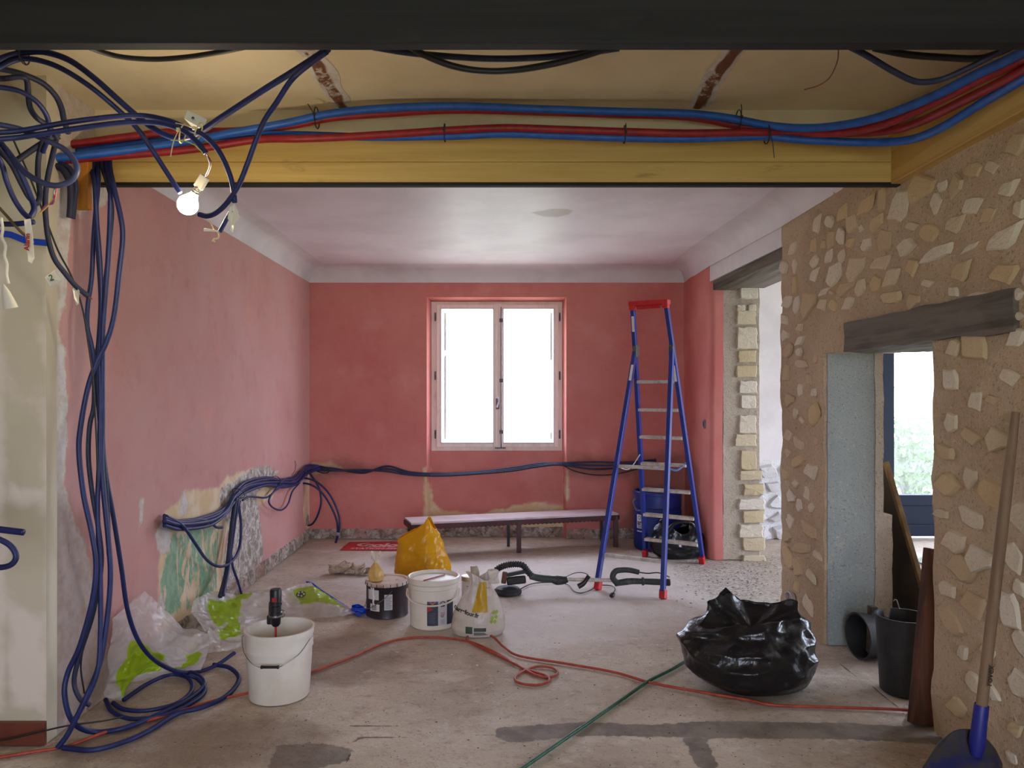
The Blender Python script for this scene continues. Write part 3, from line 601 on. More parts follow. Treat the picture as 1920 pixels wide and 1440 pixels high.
xm = (gx0+xe-.1)/2+.25; MB().box(xm-.045, xm+.045, YD-.002, YD+.07, gz0, 2.38).build('mullion', M_NAVY, DG, bevel=.005)
# garden outside
n = NT('grass_and_gravel'); n.bump(n.noise(20, 4), .4, .05)
M_GARD = n.fin(n.mix(n.step(n.noise(.5, 5), .4, .6), S(214, 212, 196), S(186, 196, 158)), .95)
struct(MB().box(-60, 60, 8.6, 80, -.3, -.06).box(6.45, 60, -40, 8.6, -.3, -.06).box(-60, 6.45, -60, -2.7, -.3, -.06).build('garden_ground', M_GARD))
n = NT('leaf'); M_LEAF = n.fin(n.mix(n.rnd(), S(64, 88, 62), S(92, 112, 84)), .7)
M_BARK = mat('bark', S(86, 90, 98), .9, c2=S(64, 66, 74), vs_=8, bump=.6, bs=20)
def tree(loc, h, lean, seed, label, spread=1.6, nl=900, r0=.2):
    r = random.Random(seed); t = empty('garden_tree', loc, label, 'tree', 'trees beyond the glazed door'); L = Vector(loc)
    pts = [L+Vector((lean*(k/5)**1.4+r.uniform(-.08, .08), r.uniform(-.1, .1), h*.75*k/5)) for k in range(6)]
    mb = MB().tube(pts, [r0, r0*.85, r0*.7, r0*.5, r0*.35], 10, .08); tips = []
    for k in range(9):
        a = pts[r.randint(2, 5)]; d = Vector((r.uniform(-1, 1), r.uniform(-.7, .7), r.uniform(.1, .9))).normalized()*spread*r.uniform(.6, 1.1); b = a+d
        mb.tube([a, a+d*.5+Vector((0, 0, .15)), b], [r0*.3, r0*.18, r0*.06], 6, .1); tips += [b, a+d*.6]
    mb.build('trunk', M_BARK, t, smooth=True); mb = MB()
    for k in range(nl):
        c = r.choice(tips)+Vector((r.gauss(0, .4), r.gauss(0, .4), r.gauss(0, .35))); u = Vector((r.uniform(-1, 1), r.uniform(-1, 1), r.uniform(-1, 1))).normalized(); v = u.cross(Vector((r.random(), r.random(), 1))).normalized(); s = r.uniform(.05, .11)
        mb.add([c-u*s, c+v*s*.5, c+u*s, c-v*s*.5], [(0, 1, 2, 3)])
    mb.build('foliage', M_LEAF, t)
tree((7.6, 14.2, -.06), 5.0, .9, 3, 'curved tree trunk with loose crown outside the glazed door', 1.5, 700, .24)
tree((7.0, 17.5, -.06), 6.0, -.5, 5, 'slender leafy tree further back outside the glazed door', 1.8, 900, .12)
def shrub(loc, s, seed, label):
    r = random.Random(seed); t = empty('garden_shrub', loc, label, 'shrub', 'shrubs beyond the glazed door'); L = Vector(loc); mb = MB(); st = MB()
    for k in range(10):
        d = Vector((r.uniform(-.7, .7)*s, r.uniform(-.5, .5)*s, s*r.uniform(.6, 1.2))); st.tube([L, L+d*.5+Vector((0, 0, .1)), L+d], [.02, .012, .005], 5, .1)
        for q in range(60):
            c = L+d*r.uniform(.25, 1.05)+Vector((r.gauss(0, .12), r.gauss(0, .12), r.gauss(0, .12)))*s; u = Vector((r.uniform(-1, 1), r.uniform(-1, 1), r.uniform(-1, 1))).normalized(); v = u.cross(Vector((r.random(), 1, r.random()))).normalized(); a = r.uniform(.04, .08)
            mb.add([c-u*a, c+v*a*.5, c+u*a, c-v*a*.5], [(0, 1, 2, 3)])
    st.build('stem', M_BARK, t, smooth=True); mb.build('foliage', M_LEAF, t)
shrub((6.1, 11.6, -.06), 1.0, 11, 'low green shrub just outside the glazed door pane')
shrub((6.75, 12.4, -.06), .7, 12, 'small shrub beside the curved tree outside the glazed door')
# ================================================================== conduits, pipes and cables
M_CON = mat('blue_corrugated_conduit', S(32, 42, 98), .5, c2=S(25, 32, 80), vs_=14, lo=.35, hi=.7, spec=.5)
M_COND = mat('dusty_dark_conduit', S(33, 37, 62), .6, c2=S(44, 48, 74), vs_=18, lo=.4, hi=.65)
M_CONK = mat('black_conduit', S(32, 32, 34), .5)
M_CONG = mat('grey_sheathed_cable', S(62, 58, 54), .6)
M_PB = mat('blue_water_pipe', S(28, 90, 178), .5, c2=S(24, 78, 158), vs_=20)
M_PR = mat('red_water_pipe', S(146, 22, 30), .5, c2=S(124, 16, 24), vs_=20)
def cable(name, label, group, m, r, pts, pitch=0.0, cat='conduit', n=9, rest=True):
    W = []; pts = list(pts)
    for end in (0, -1):                             # runs that leave the picture go on to a wall instead of stopping at its edge
        q = pts[end]
        if isinstance(q, Vector) or q[2] is None or q[2] == 'L': continue
        p = P(*q); ext = None
        if q[0] < 0 and name != 'white_ribbon': ext = [Vector((p.x-.35, (p.y+3.40)/2-.05, p.z-.02)), Vector((p.x-.75, 3.43, p.z-.03))]
        elif q[0] > 1930: ext = [Vector((min(p.x+.02, 1.9), p.y-.6, p.z)), Vector((min(p.x+.02, 1.9), p.y-1.6, p.z))]
        if ext: pts = ext[::-1]+pts if end == 0 else pts+ext
    for q in pts:
        if isinstance(q, Vector): W.append(q); continue
        px, py, Y = q
        if Y is None: W.append(FL(px, py, r+.002))
        elif Y == 'L': W.append(LW(px, py, .012+r))
        else: W.append(P(px, py, Y))
    for q in W:
        if q.z < r+.001: q.z = r+.001
    path = catmull([tuple(q) for q in W], 14)
    if pitch:
        path, s = resample(path, pitch/2); rm = np.where(np.arange(len(path)) % 2 == 0, 1.0, .86)
        V, F, k, mm = tube_np(path, r, n, rm)
    else:
        path, s = resample(path, .012); V, F, k, mm = tube_np(path, r, n)
    mb = MB(); mb.add(V, F); mb.f.append(tuple(range(k))[::-1]); mb.f.append(tuple((mm-1)*k+i for i in range(k)))
    low = min(W, key=lambda q: q.z)
    o = mb.build(name, m, smooth=True, angle=0 if not pitch else 0, loc=tuple(low))
    return tag(o, label, cat, group)
PT = .0046
G1 = 'corrugated conduits under the ceiling'; G2 = 'conduits hanging down the left wall'; G3 = 'pipes along the beam'; G4 = 'conduits tied low along the walls'; G5 = 'conduit tangle in the upper left corner'
# pipes along the beam
YP = 3.66
def pipe(label, m, pts, r=.019): return cable('water_pipe', label, G3, m, r, pts, 0, 'pipe', 12)
pipe('blue water pipe, uppermost along the yellow beam', M_PB, [(100, 297, 3.50), (200, 286, 3.58), (320, 270, YP), (440, 248, YP), (540, 230, YP), (620, 213, YP), (720, 203, YP), (850, 199, YP), (1000, 204, YP), (1150, 209, YP), (1290, 213, YP), (1370, 222, YP), (1440, 235, YP), (1500, 240, 3.6), (1560, 237, 3.5), (1640, 222, 3.3), (1740, 185, 3.05), (1830, 140, 2.85), (1935, 88, 2.62)])
pipe('red water pipe just under the uppermost blue one', M_PR, [(112, 274, 3.62), (230, 258, 3.68), (330, 247, 3.72), (440, 246, 3.73), (540, 236, 3.73), (620, 221, 3.72), (720, 213, 3.72), (850, 206, 3.72), (1000, 209, 3.72), (1150, 214, 3.72), (1290, 219, 3.72), (1400, 238, 3.72), (1500, 249, 3.65), (1580, 248, 3.5), (1660, 232, 3.3), (1750, 193, 3.08), (1840, 148, 2.86), (1935, 100, 2.66)])
pipe('red water pipe, lower of the two, lying on the yellow beam', M_PR, [(98, 302, 3.56), (220, 292, 3.62), (360, 280, 3.68), (480, 262, 3.70), (560, 260, YP), (640, 257, YP), (760, 250, YP), (850, 244, YP), (950, 240, YP), (1050, 243, YP), (1170, 247, YP), (1290, 250, YP), (1420, 248, YP), (1520, 250, YP), (1650, 247, 3.5), (1720, 230, 3.3), (1800, 192, 3.05), (1935, 122, 2.68)])
pipe('blue water pipe, lowest, running along the yellow beam face', M_PB, [(118, 288, 3.66), (230, 272, 3.71), (340, 262, 3.73), (470, 253, 3.73), (560, 253, 3.71), (700, 257, 3.69), (850, 255, 3.68), (940, 251, 3.68), (1040, 254, 3.68), (1150, 258, 3.68), (1290, 260, 3.68), (1430, 256, 3.68), (1500, 262, 3.66), (1620, 267, 3.6), (1700, 263, 3.42), (1760, 242, 3.22), (1840, 194, 2.98), (1935, 138, 2.70)])
def con(label, pts, r=.0105, m=None, g=G1, pitch=PT): return cable('corrugated_conduit', label, g, m or M_CON, r, pts, pitch)
con('blue corrugated conduit, upper of the twin pair at left, curving down to the paper label', [(-30, 254, 2.7), (40, 245, 2.72), (130, 229, 2.75), (220, 218, 2.78), (270, 217, 2.8), (315, 226, 2.8), (350, 240, 2.8), (382, 254, 2.8), (410, 283, 2.8), (430, 325, 2.8), (438, 360, 2.8), (440, 380, 2.8)])
con('blue corrugated conduit, lower of the twin pair at left, ending at the connector wires', [(-30, 267, 2.7), (40, 257, 2.72), (130, 243, 2.75), (220, 231, 2.77), (270, 229, 2.78), (310, 233, 2.78), (345, 246, 2.77), (368, 265, 2.76), (386, 287, 2.76)])
con('thick blue conduit arching from the left edge and climbing to the black beam', [(-20, 122, 2.75), (15, 105, 2.78), (50, 98, 2.8), (85, 98, 2.8), (130, 113, 2.8), (175, 145, 2.82), (220, 185, 2.84), (260, 220, 2.86), (300, 248, 2.86), (335, 259, 2.86), (370, 250, 2.85), (420, 217, 2.8), (500, 165, 2.72), (560, 128, 2.64), (615, 92, 2.52)], .012)
con('blue conduit arching from the left edge down to the lit bulb', [(-20, 138, 2.75), (15, 118, 2.78), (45, 110, 2.8), (80, 115, 2.8), (120, 131, 2.8), (170, 163, 2.82), (215, 200, 2.86), (255, 238, 2.9), (285, 280, 2.93), (312, 322, 2.95), (338, 362, 2.96)])
con('blue conduit falling from the black beam and hooking back beneath the bulb', [(612, 97, 2.5), (570, 128, 2.58), (545, 152, 2.64), (520, 190, 2.68), (495, 228, 2.72), (478, 268, 2.74), (462, 312, 2.76), (446, 350, 2.78), (425, 381, 2.8), (405, 399, 2.82), (388, 405, 2.84), (374, 402, 2.86)])
con('short blue conduit stub with bare wires just below the bulb', [(434, 395, 2.84), (424, 413, 2.84), (412, 435, 2.83)], .009)
con('black corrugated conduit sagging below the black beam in the middle', [(770, 88, 2.55), (800, 105, 2.6), (850, 124, 2.64), (905, 133, 2.66), (960, 132, 2.66), (1030, 121, 2.62), (1090, 106, 2.58), (1140, 90, 2.52)], .0125, M_CONK)
con('dark blue conduit behind the sagging black one under the beam', [(700, 88, 2.62), (760, 98, 2.66), (830, 105, 2.7), (920, 110, 2.72), (1010, 108, 2.7), (1090, 100, 2.66), (1160, 90, 2.6)], .0125, M_COND)
cable('ceiling_cable', 'grey sheathed cable looping below the black beam at upper left', G1, M_CONG, .009, [(160, 86, 2.52), (190, 97, 2.58), (230, 107, 2.62), (290, 111, 2.64), (350, 107, 2.62), (410, 98, 2.58), (460, 88, 2.52)], 0, 'cable')
con('dark blue conduit dipping in a shallow V below the beam at upper right', [(1590, 86, 2.5), (1625, 104, 2.55), (1665, 128, 2.6), (1705, 149, 2.63), (1730, 154, 2.64), (1765, 149, 2.64), (1810, 130, 2.6), (1870, 100, 2.55), (1900, 84, 2.5)], .011, M_COND)
con('black conduit nearly straight below the beam at upper right', [(1640, 90, 2.56), (1700, 102, 2.6), (1760, 107, 2.62), (1830, 110, 2.62), (1870, 100, 2.58), (1900, 86, 2.52)], .0125, M_CONK)
# tangle at the upper left
con('blue conduit bent sharply downwards near the left edge', [(-25, 150, 2.85), (10, 147, 2.88), (38, 144, 2.9), (50, 150, 2.92), (53, 175, 2.94), (57, 203, 2.96), (70, 222, 3.0), (90, 236, 3.04), (110, 262, 3.08)], .0115, M_COND, G5)
con('blue conduit arching behind the twin pair near the left edge', [(-25, 164, 2.82), (10, 165, 2.84), (42, 173, 2.86), (68, 190, 2.9), (84, 210, 2.94), (91, 228, 2.97), (93, 250, 3.0), (80, 285, 3.05)], .0105, M_CON, G5)
con('dark conduit arching over to the end of the red pipe', [(-25, 128, 2.95), (10, 131, 2.98), (45, 140, 3.02), (80, 156, 3.08), (103, 178, 3.14), (115, 202, 3.2), (120, 225, 3.25), (128, 250, 3.3)], .0125, M_COND, G5)
con('grey blue conduit coiled in a full loop with coloured wires under it', [(-30, 230, 2.75), (0, 234, 2.75), (40, 243, 2.78), (85, 262, 2.8), (122, 281, 2.82), (142, 306, 2.83), (143, 326, 2.83), (128, 342, 2.83), (103, 348, 2.82), (76, 341, 2.82), (48, 324, 2.84), (26, 299, 2.88), (8, 276, 2.92), (-10, 262, 2.95)], .0115, mat('grey_blue_conduit', S(62, 66, 106), .5), G5)
con('blue conduit dropping steeply to the alarm tag', [(-8, 262, 2.88), (10, 280, 2.88), (32, 312, 2.9), (48, 345, 2.92), (60, 375, 2.93), (64, 393, 2.92), (55, 410, 2.9)], .0115, M_CON, G5)
con('dark blue conduit dropping beside the steep one near the left edge', [(-15, 272, 2.98), (3, 288, 2.98), (22, 310, 3.0), (40, 345, 3.02), (54, 370, 3.04), (68, 383, 3.05)], .0105, M_COND, G5)
con('blue conduit swinging low along the left edge to the alarm tag', [(-10, 290, 2.8), (4, 310, 2.82), (12, 338, 2.84), (25, 370, 2.86), (42, 397, 2.87), (58, 412, 2.86)], .0105, M_CON, G5)
con('short horizontal blue conduit at the left edge behind the tag', [(-30, 419, 2.88), (0, 420, 2.88), (30, 420, 2.88), (63, 416, 2.87)], .011, M_CON, G5, .009)
con('dark conduit falling vertically between the loop and the plaster', [(84, 255, 3.1), (73, 290, 3.12), (71, 330, 3.12), (75, 360, 3.12), (72, 378, 3.1), (64, 384, 3.1)], .0115, M_COND, G5)
con('dark conduit crossing diagonally behind the coiled loop', [(110, 250, 3.15), (80, 268, 3.12), (50, 288, 3.1), (30, 302, 3.08)], .013, M_COND, G5)
con('long dark conduit with copper end and a paper numbered 2', [(108, 250, 3.2), (100, 285, 3.18), (90, 330, 3.16), (85, 370, 3.15), (86, 410, 3.14), (91, 450, 3.14), (102, 485, 3.14), (120, 510, 3.15), (142, 536, 3.16), (166, 556, 3.17)], .0115, M_COND, G5)
cable('thin_cable', 'thin black cable slanting down across the plasterboard to the hanging conduits', G5, M_CONK, .004, [(25, 262, 3.2), (55, 330, 3.25), (80, 395, 3.28), (108, 468, 3.3), (135, 520, 3.32), (155, 580, 3.36), (165, 640, 3.4), (175, 720, 3.42), (182, 860, 3.44), (182, 1000, 3.46), (170, 1150, 3.46), (152, 1240, 3.46), (158, 1300, 3.5)], 0, 'cable')
cable('thin_cable', 'brown sheathed cable with bared ends at the left edge', G5, mat('brown_cable', S(92, 74, 44), .6), .0055, [(-15, 380, 2.85), (10, 402, 2.86), (35, 430, 2.87), (62, 455, 2.88)], 0, 'cable')
mb = MB(); pth = [P(-10, 436, 3.3), P(20, 440, 3.3), P(50, 452, 3.3), P(92, 456, 3.3)]
for a, b in zip(pth[:-1], pth[1:]): mb.bar(a, b, .004, .028)
tag(mb.build('blue_strap', mat('blue_strap', S(28, 70, 190), .5), loc=tuple(pth[0])), 'flat bright blue strap across the plasterboard at the left edge', 'strap')
con('blue conduit elbow sticking out of the left edge at mid height', [(-60, 985, 2.9), (-20, 990, 2.9), (10, 994, 2.9), (44, 998, 2.9)], .0135, M_CON, G2)
con('blue conduit loop curling in at the left edge below the elbow', [(-40, 1000, 2.85), (-10, 1008, 2.85), (18, 1022, 2.85), (30, 1042, 2.85), (22, 1058, 2.85), (0, 1064, 2.85), (-30, 1060, 2.85)], .0115, M_CON, G2)
# hanging bundle
YV = 3.50
con('hanging blue conduit, rightmost at the beam, looping out across the floor', [(205, 276, 3.775), (206, 314, 3.68), (212, 345, YV), (226, 405, 3.48), (230, 445, 3.48), (224, 505, 3.47), (214, 590, 3.46), (200, 640, 3.45), (180, 682, 3.44), (164, 730, 3.43), (151, 800, 3.42), (148, 850, 3.42), (157, 930, 3.41), (172, 1000, 3.4), (180, 1060, 3.4), (173, 1127, 3.4), (150, 1210, 3.4), (127, 1262, 3.4), (121, 1303, 3.38), (136, 1352, 3.4), (173, 1372, None), (233, 1365, None), (300, 1338, None), (353, 1311, None), (383, 1283, None), (362, 1262, None), (317, 1257, None)], .0125, None, G2)
con('hanging blue conduit ending in a frayed tip on the floor at left', [(199, 276, 3.775), (200, 314, 3.68), (207, 345, 3.52), (206, 420, 3.51), (203, 480, 3.5), (197, 560, 3.49), (193, 620, 3.48), (192, 700, 3.48), (192, 800, 3.48), (190, 860, 3.47), (195, 930, 3.46), (203, 1010, 3.46), (207, 1080, 3.46), (201, 1160, 3.45), (187, 1243, 3.42), (160, 1310, 3.38), (128, 1375, 3.36), (108, 1402, None)], .0125, None, G2)
con('hanging blue conduit sweeping right over the plastic film to the bucket', [(182, 276, 3.775), (183, 314, 3.68), (184, 345, 3.54), (176, 440, 3.53), (172, 520, 3.52), (165, 570, 3.5), (164, 612, 3.5), (172, 650, 3.5), (181, 705, 3.5), (190, 770, 3.52), (194, 850, 3.54), (202, 910, 3.56), (212, 965, 3.6), (227, 1060, 3.68), (240, 1147, 3.78), (263, 1207, 3.9), (300, 1245, 4.05), (350, 1262, None), (400, 1250, None), (440, 1224, 4.5)], .0115, None, G2)
con('hanging dark conduit behind the others, ending near the floor corner', [(181, 276, 3.775), (178, 314, 3.68), (180, 390, 3.54), (184, 470, 3.53), (189, 560, 3.53), (185, 640, 3.53), (178, 690, 3.52), (176, 760, 3.5), (168, 800, 3.48), (166, 860, 3.47), (174, 930, 3.46), (186, 1000, 3.46), (190, 1060, 3.45), (175, 1147, 3.43), (150, 1227, 3.42), (139, 1277, 3.42), (150, 1310, 3.42), (168, 1322, 3.45)], .0115, M_COND, G2)
con('hanging blue conduit in the middle of the bundle', [(178, 276, 3.775), (173, 314, 3.66), (178, 350, 3.51), (182, 420, 3.5), (188, 500, 3.5), (190, 580, 3.49), (187, 660, 3.48), (188, 760, 3.47), (186, 860, 3.46), (183, 960, 3.45), (188, 1077, 3.44), (188, 1193, 3.42), (182, 1262, 3.4), (157, 1320, 3.38), (138, 1352, 3.38)], .0115, None, G2)
con('hanging dark conduit close to the right edge of the bundle', [(191, 276, 3.775), (192, 314, 3.68), (200, 340, 3.56), (210, 390, 3.55), (204, 470, 3.55), (196, 540, 3.54), (190, 620, 3.53), (184, 690, 3.52), (186, 780, 3.5), (196, 880, 3.5), (202, 960, 3.5), (204, 1040, 3.5)], .0105, M_COND, G2)
con('dark conduit squeezed between the plaster edge and the orange block', [(100, 310, 3.5), (118, 318, 3.5), (132, 345, 3.5), (133, 380, 3.5), (131, 408, 3.5)], .017, M_COND, G2)
con('dark conduit beside the orange block, vanishing into the plaster', [(110, 305, 3.52), (130, 315, 3.52), (142, 345, 3.52), (140, 380, 3.52), (137, 410, 3.52)], .012, M_COND, G2)
# coils lying on the floor
con('blue conduit coil on the floor, outermost loop by the bucket', [(118, 1402, None), (173, 1406, None), (233, 1391, None), (283, 1368, None), (333, 1338, None), (380, 1326, None), (427, 1303, None), (448, 1272, None), (430, 1252, None), (400, 1246, None)], .0125, None, G2)
con('blue conduit coil on the floor, inner loop beside the plastic film', [(232, 1312, None), (277, 1282, None), (320, 1265, None), (352, 1271, None), (360, 1293, None), (333, 1318, None), (277, 1332, None), (233, 1330, None), (212, 1318, None)], .0115, None, G2)
con('blue conduit coil on the floor, middle loop under the inner one', [(198, 1312, None), (212, 1335, None), (250, 1348, None), (310, 1340, None), (360, 1318, None), (384, 1295, None), (372, 1274, None), (355, 1266, FPX*(H-.03)/(1266-VY))], .0115, None, G2)
# conduits tied along the left wall low down
LP = [(308, 975), (340, 984), (395, 974), (424, 955), (440, 930), (462, 912), (500, 902), (530, 905), (552, 902), (566, 888), (577, 878)]
offs = [(-7, 0), (-3, .012), (1, .02), (5, .008), (9, .022)]
nm = ['topmost', 'second highest', 'middle', 'second lowest', 'lowest']
RC = random.Random(21)
for (dy, do), q in zip(offs, nm):
    pts = [LW(a, b+dy+RC.uniform(-2, 2), .03+do+RC.uniform(0, .012)) for a, b in LP]
    e = [P(600+RC.uniform(-4, 4), 876+dy*.4, 8.21-do)]
    con('blue conduit from the left wall hole to the corner, %s in the bundle' % q, pts+e, .0115 if dy != 1 else .013, None, G4, 0)
con('blue conduit sagging in a long loop under the wall hole', [LW(312, 968, .05), LW(335, 980, .06), LW(350, 995, .08), LW(368, 1022, .1), LW(388, 1050, .1), LW(410, 1062, .1), LW(432, 1055, .1), LW(448, 1030, .1), LW(452, 990, .09), LW(449, 955, .08), LW(446, 935, .06)], .0105, None, G4, 0)
con('thick dark conduit dropping from the wall bundle to the floor', [LW(442, 935, .06), LW(436, 975, .07), LW(430, 1030, .08), LW(424, 1075, .1), LW(413, 1118, .16)], .016, M_COND, G4, 0)
con('blue conduit dropping from the wall bundle, next to the thick one', [LW(446, 938, .07), LW(440, 985, .08), LW(433, 1035, .09), LW(427, 1075, .12), LW(419, 1116, .18)], .011, None, G4, 0)
con('thin blue conduit slanting down to the skirting from the wall bundle', [LW(450, 940, .05), LW(440, 980, .06), LW(433, 1020, .06), (436, 1060, 5.6), (446, 1090, 5.65), (453, 1114, 5.7)], .0095, None, G4, 0)
con('short blue conduit bent under the bundle beside the green patch', [LW(330, 978, .05), LW(370, 974, .05), LW(392, 978, .05), LW(405, 988, .05), LW(416, 989, .045)], .0105, None, G4, 0)
con('thin blue conduit curling in a large loop near the corner', [LW(455, 938, .04), LW(468, 931, .04), LW(498, 933, .04), LW(512, 924, .05), LW(526, 905, .07), LW(540, 896, .08), (545, 898, 7.4), (543, 906, 7.4), LW(528, 912, .06), LW(512, 924, .06), LW(504, 940, .06), LW(512, 952, .06), LW(528, 956, .06), LW(540, 945, .05), LW(548, 922, .05), LW(562, 905, .04)], .0085, None, G4, 0)
for pts, l in (([P(575, 880, 8.18), P(586, 895, 8.12), P(598, 915, 8.1), P(602, 940, 8.1), P(596, 965, 8.12), P(586, 982, 8.17), P(575, 986, 8.2)], 'thin blue conduit dropping in the corner to the skirting'),
               ([P(560, 896, 8.05), P(580, 898, 8.0), P(600, 908, 7.98), P(620, 930, 7.96), P(635, 965, 7.96), P(636, 995, 7.96), P(630, 1020, 7.98)], 'blue conduit arching out of the corner down to the floor, outer one'),
               ([P(560, 906, 8.0), P(580, 908, 7.98), P(600, 920, 7.97), P(618, 945, 7.96), P(631, 975, 7.96), P(633, 1000, 7.97), P(629, 1022, 7.98)], 'blue conduit arching out of the corner down to the floor, inner one')):
    con(l, pts, .0105, None, G4, 0)
# cables along the back wall
for k, (dy, m, l) in enumerate(((-4, M_COND, 'upper'), (0, M_CON, 'middle'), (4, M_COND, 'lower'))):
    Yb = 8.225-.012*k
    pts = [P(578, 878+dy*.3, Yb), P(620, 880+dy*.6, Yb), P(680, 884-dy*.7, Yb), P(725, 879+dy*1.2, Yb), P(770, 888+dy*.6, Yb), P(830, 890+dy*.5, Yb), P(900, 886+dy*.5, Yb), P(960, 880+dy*.7, Yb), P(1010, 872+dy*.7, Yb), P(1050, 870+dy*.4, Yb), P(1110, 873+dy*1.6, Yb), P(1170, 872+dy*1.2, Yb), P(1230, 866+dy, Yb)]
    con('dark blue conduit along the back wall under the window, %s of three' % l, pts, .011, m, G4, 0)
con('thin dark conduit sagging from the back wall conduits behind the ladder', [P(1055, 872, 8.2), P(1080, 884, 8.19), P(1120, 891, 8.19), P(1160, 888, 8.19), P(1200, 878, 8.2)], .007, M_CONK, G4, 0)
con('small dark conduit loop tied at the corner of the back wall', [P(584, 874, 8.18), P(605, 875, 8.17), P(618, 880, 8.17), P(612, 887, 8.17), P(596, 884, 8.17), P(584, 878, 8.18)], .007, M_CONK, G4, 0)
# extension cords on the floor
M_OR = mat('orange_cord', S(172, 72, 50), .5, c2=S(146, 56, 40), vs_=20)
cable('extension_cord', 'orange extension cord snaking across the whole floor with a small coil', None, M_OR, .0075, [(-320, 1436, None), (-40, 1424, None), (60, 1410, None), (130, 1398, None), (200, 1372, None), (300, 1345, None), (400, 1314, None), (462, 1300, None), (530, 1280, None), (590, 1258, None), (660, 1232, None), (720, 1206, None), (770, 1196, None), (830, 1196, None), (880, 1203, None), (930, 1224, None), (975, 1250, None), (1005, 1266, None), (1030, 1270, None), (1046, 1262, None), (1035, 1252, None), (1005, 1250, None), (975, 1262, None), (966, 1274, None), (980, 1282, None), (1010, 1284, None), (1030, 1276, None), (1022, 1266, None), (985, 1254, None), (940, 1232, None), (900, 1214, None), (876, 1200, None), (884, 1190, None), (920, 1192, None), (945, 1213, None), (975, 1230, None), (1060, 1244, None), (1150, 1260, None), (1220, 1280, None), (1300, 1295, None), (1400, 1312, None), (1450, 1322, None), (1560, 1326, None), (1680, 1330, None), (1745, 1336, None)], 0, 'cord')
cable('extension_cord', 'green garden hose crossing the floor towards the lower middle edge', None, mat('green_hose', S(38, 92, 62), .5, c2=S(28, 72, 48), vs_=20), .009, [(1335, 1220, None), (1300, 1232, None), (1260, 1255, None), (1220, 1275, None), (1190, 1295, None), (1140, 1330, None), (1060, 1385, None), (980, 1440, None), (920, 1480, None), (780, 1600, None)], 0, 'hose').name = 'garden_hose'
cable('thin_cable', 'thin black cable lying across the brown skirting tile at lower left', None, M_CONK, .004, [(-20, 1392, 3.36), (60, 1376, 3.36), (120, 1362, 3.37), (190, 1352, 3.42), (235, 1343, None)], 0, 'cable')
cable('garden_hose', 'grey green hose ring on the floor of the next room', None, mat('grey_hose', S(110, 126, 116), .5), .01, [(1765, 1050, None), (1735, 1058, None), (1722, 1052, None), (1732, 1045, None), (1765, 1042, None)], 0, 'hose')
cable('loose_wire', 'thin brown wire curling down from the ceiling at upper right', None, mat('brown_wire', S(110, 60, 40), .5), .0022, [(1572, 92, 2.6), (1570, 115, 2.62), (1556, 145, 2.66), (1535, 160, 2.7), (1508, 168, 2.74)], 0, 'wire')
# cable ties
def tie(px, py, Y, r, tail, label, ax=(1, 0, 0), m=M_CONK):
    c = P(px, py, Y) if Y != 'L' else LW(px, py, .05); A = Vector(ax).normalized(); u = A.orthogonal().normalized(); v = A.cross(u)
    mb = MB().tube([c+u*r*math.cos(a)+v*r*math.sin(a) for a in np.linspace(0, 2*PI*.999, 13)], .0028, 6, .01)
    mb.box(c.x-.006, c.x+.006, c.y-r-.008, c.y-r, c.z-.006, c.z+.006)
    if tail: mb.tube([c+Vector((0, -r, 0)), c+Vector((tail[0]*.5, -r-.01, tail[1]*.5)), c+Vector((tail[0], -r, tail[1]))], .0022, 5, .02)
    tag(mb.build('cable_tie', m, smooth=True, loc=tuple(c)), label, 'cable tie', 'cable ties')
tie(594, 221, 3.69, .05, (-.03, .05), 'black cable tie around the upper pipes left of middle'); tie(1384, 226, 3.69, .05, (.0, .06), 'black cable tie with raised end on the upper pipes at right')
tie(834, 249, 3.67, .042, None, 'black cable tie round the lower pipes, left of middle'); tie(1171, 252, 3.67, .042, (.0, .04), 'black cable tie round the lower pipes, right of middle'); tie(1438, 252, 3.67, .045, (.02, -.13), 'cable tie with long grey tail hanging below the pipes')
tie(45, 104, 2.79, .032, (.03, -.05), 'black cable tie holding the two arching conduits at upper left')
M_BEIGE = mat('beige_tie', S(222, 204, 164), .5)
tie(343, 250, 2.80, .036, (-.03, -.10), 'beige cable tie with long tail on the twin conduits', (1, .2, -.3), M_BEIGE); tie(372, 247, 2.80, .034, (-.07, .02), 'beige cable tie nearest the paper numbered 8', (1, .2, -.4), M_BEIGE)
tie(447, 925, 'L', .05, (.03, -.03), 'black cable tie at the bend of the low wall bundle', (.2, .8, .6)); tie(516, 903, 'L', .05, None, 'black cable tie on the low wall bundle near the corner', (.1, 1, 0)); tie(567, 890, 'L', .05, (.0, .03), 'black cable tie where the wall bundle reaches the corner', (.1, .8, .5))
tie(725, 880, 8.21, .024, (.01, .02), 'black cable tie on the back wall conduits left of the window'); tie(806, 890, 8.21, .022, None, 'black cable tie on the back wall conduits under the left window jamb'); tie(945, 883, 8.21, .022, None, 'black cable tie on the back wall conduits under the window middle'); tie(1054, 870, 8.21, .022, None, 'black cable tie on the back wall conduits under the right window jamb')
cable('tape_band', 'grey tape band around the two conduits by the corner floor', None, mat('grey_tape', S(150, 150, 156), .5), .022, [P(634, 998, 7.965), P(633.5, 1001, 7.965), P(633, 1004, 7.965)], 0, 'tape')
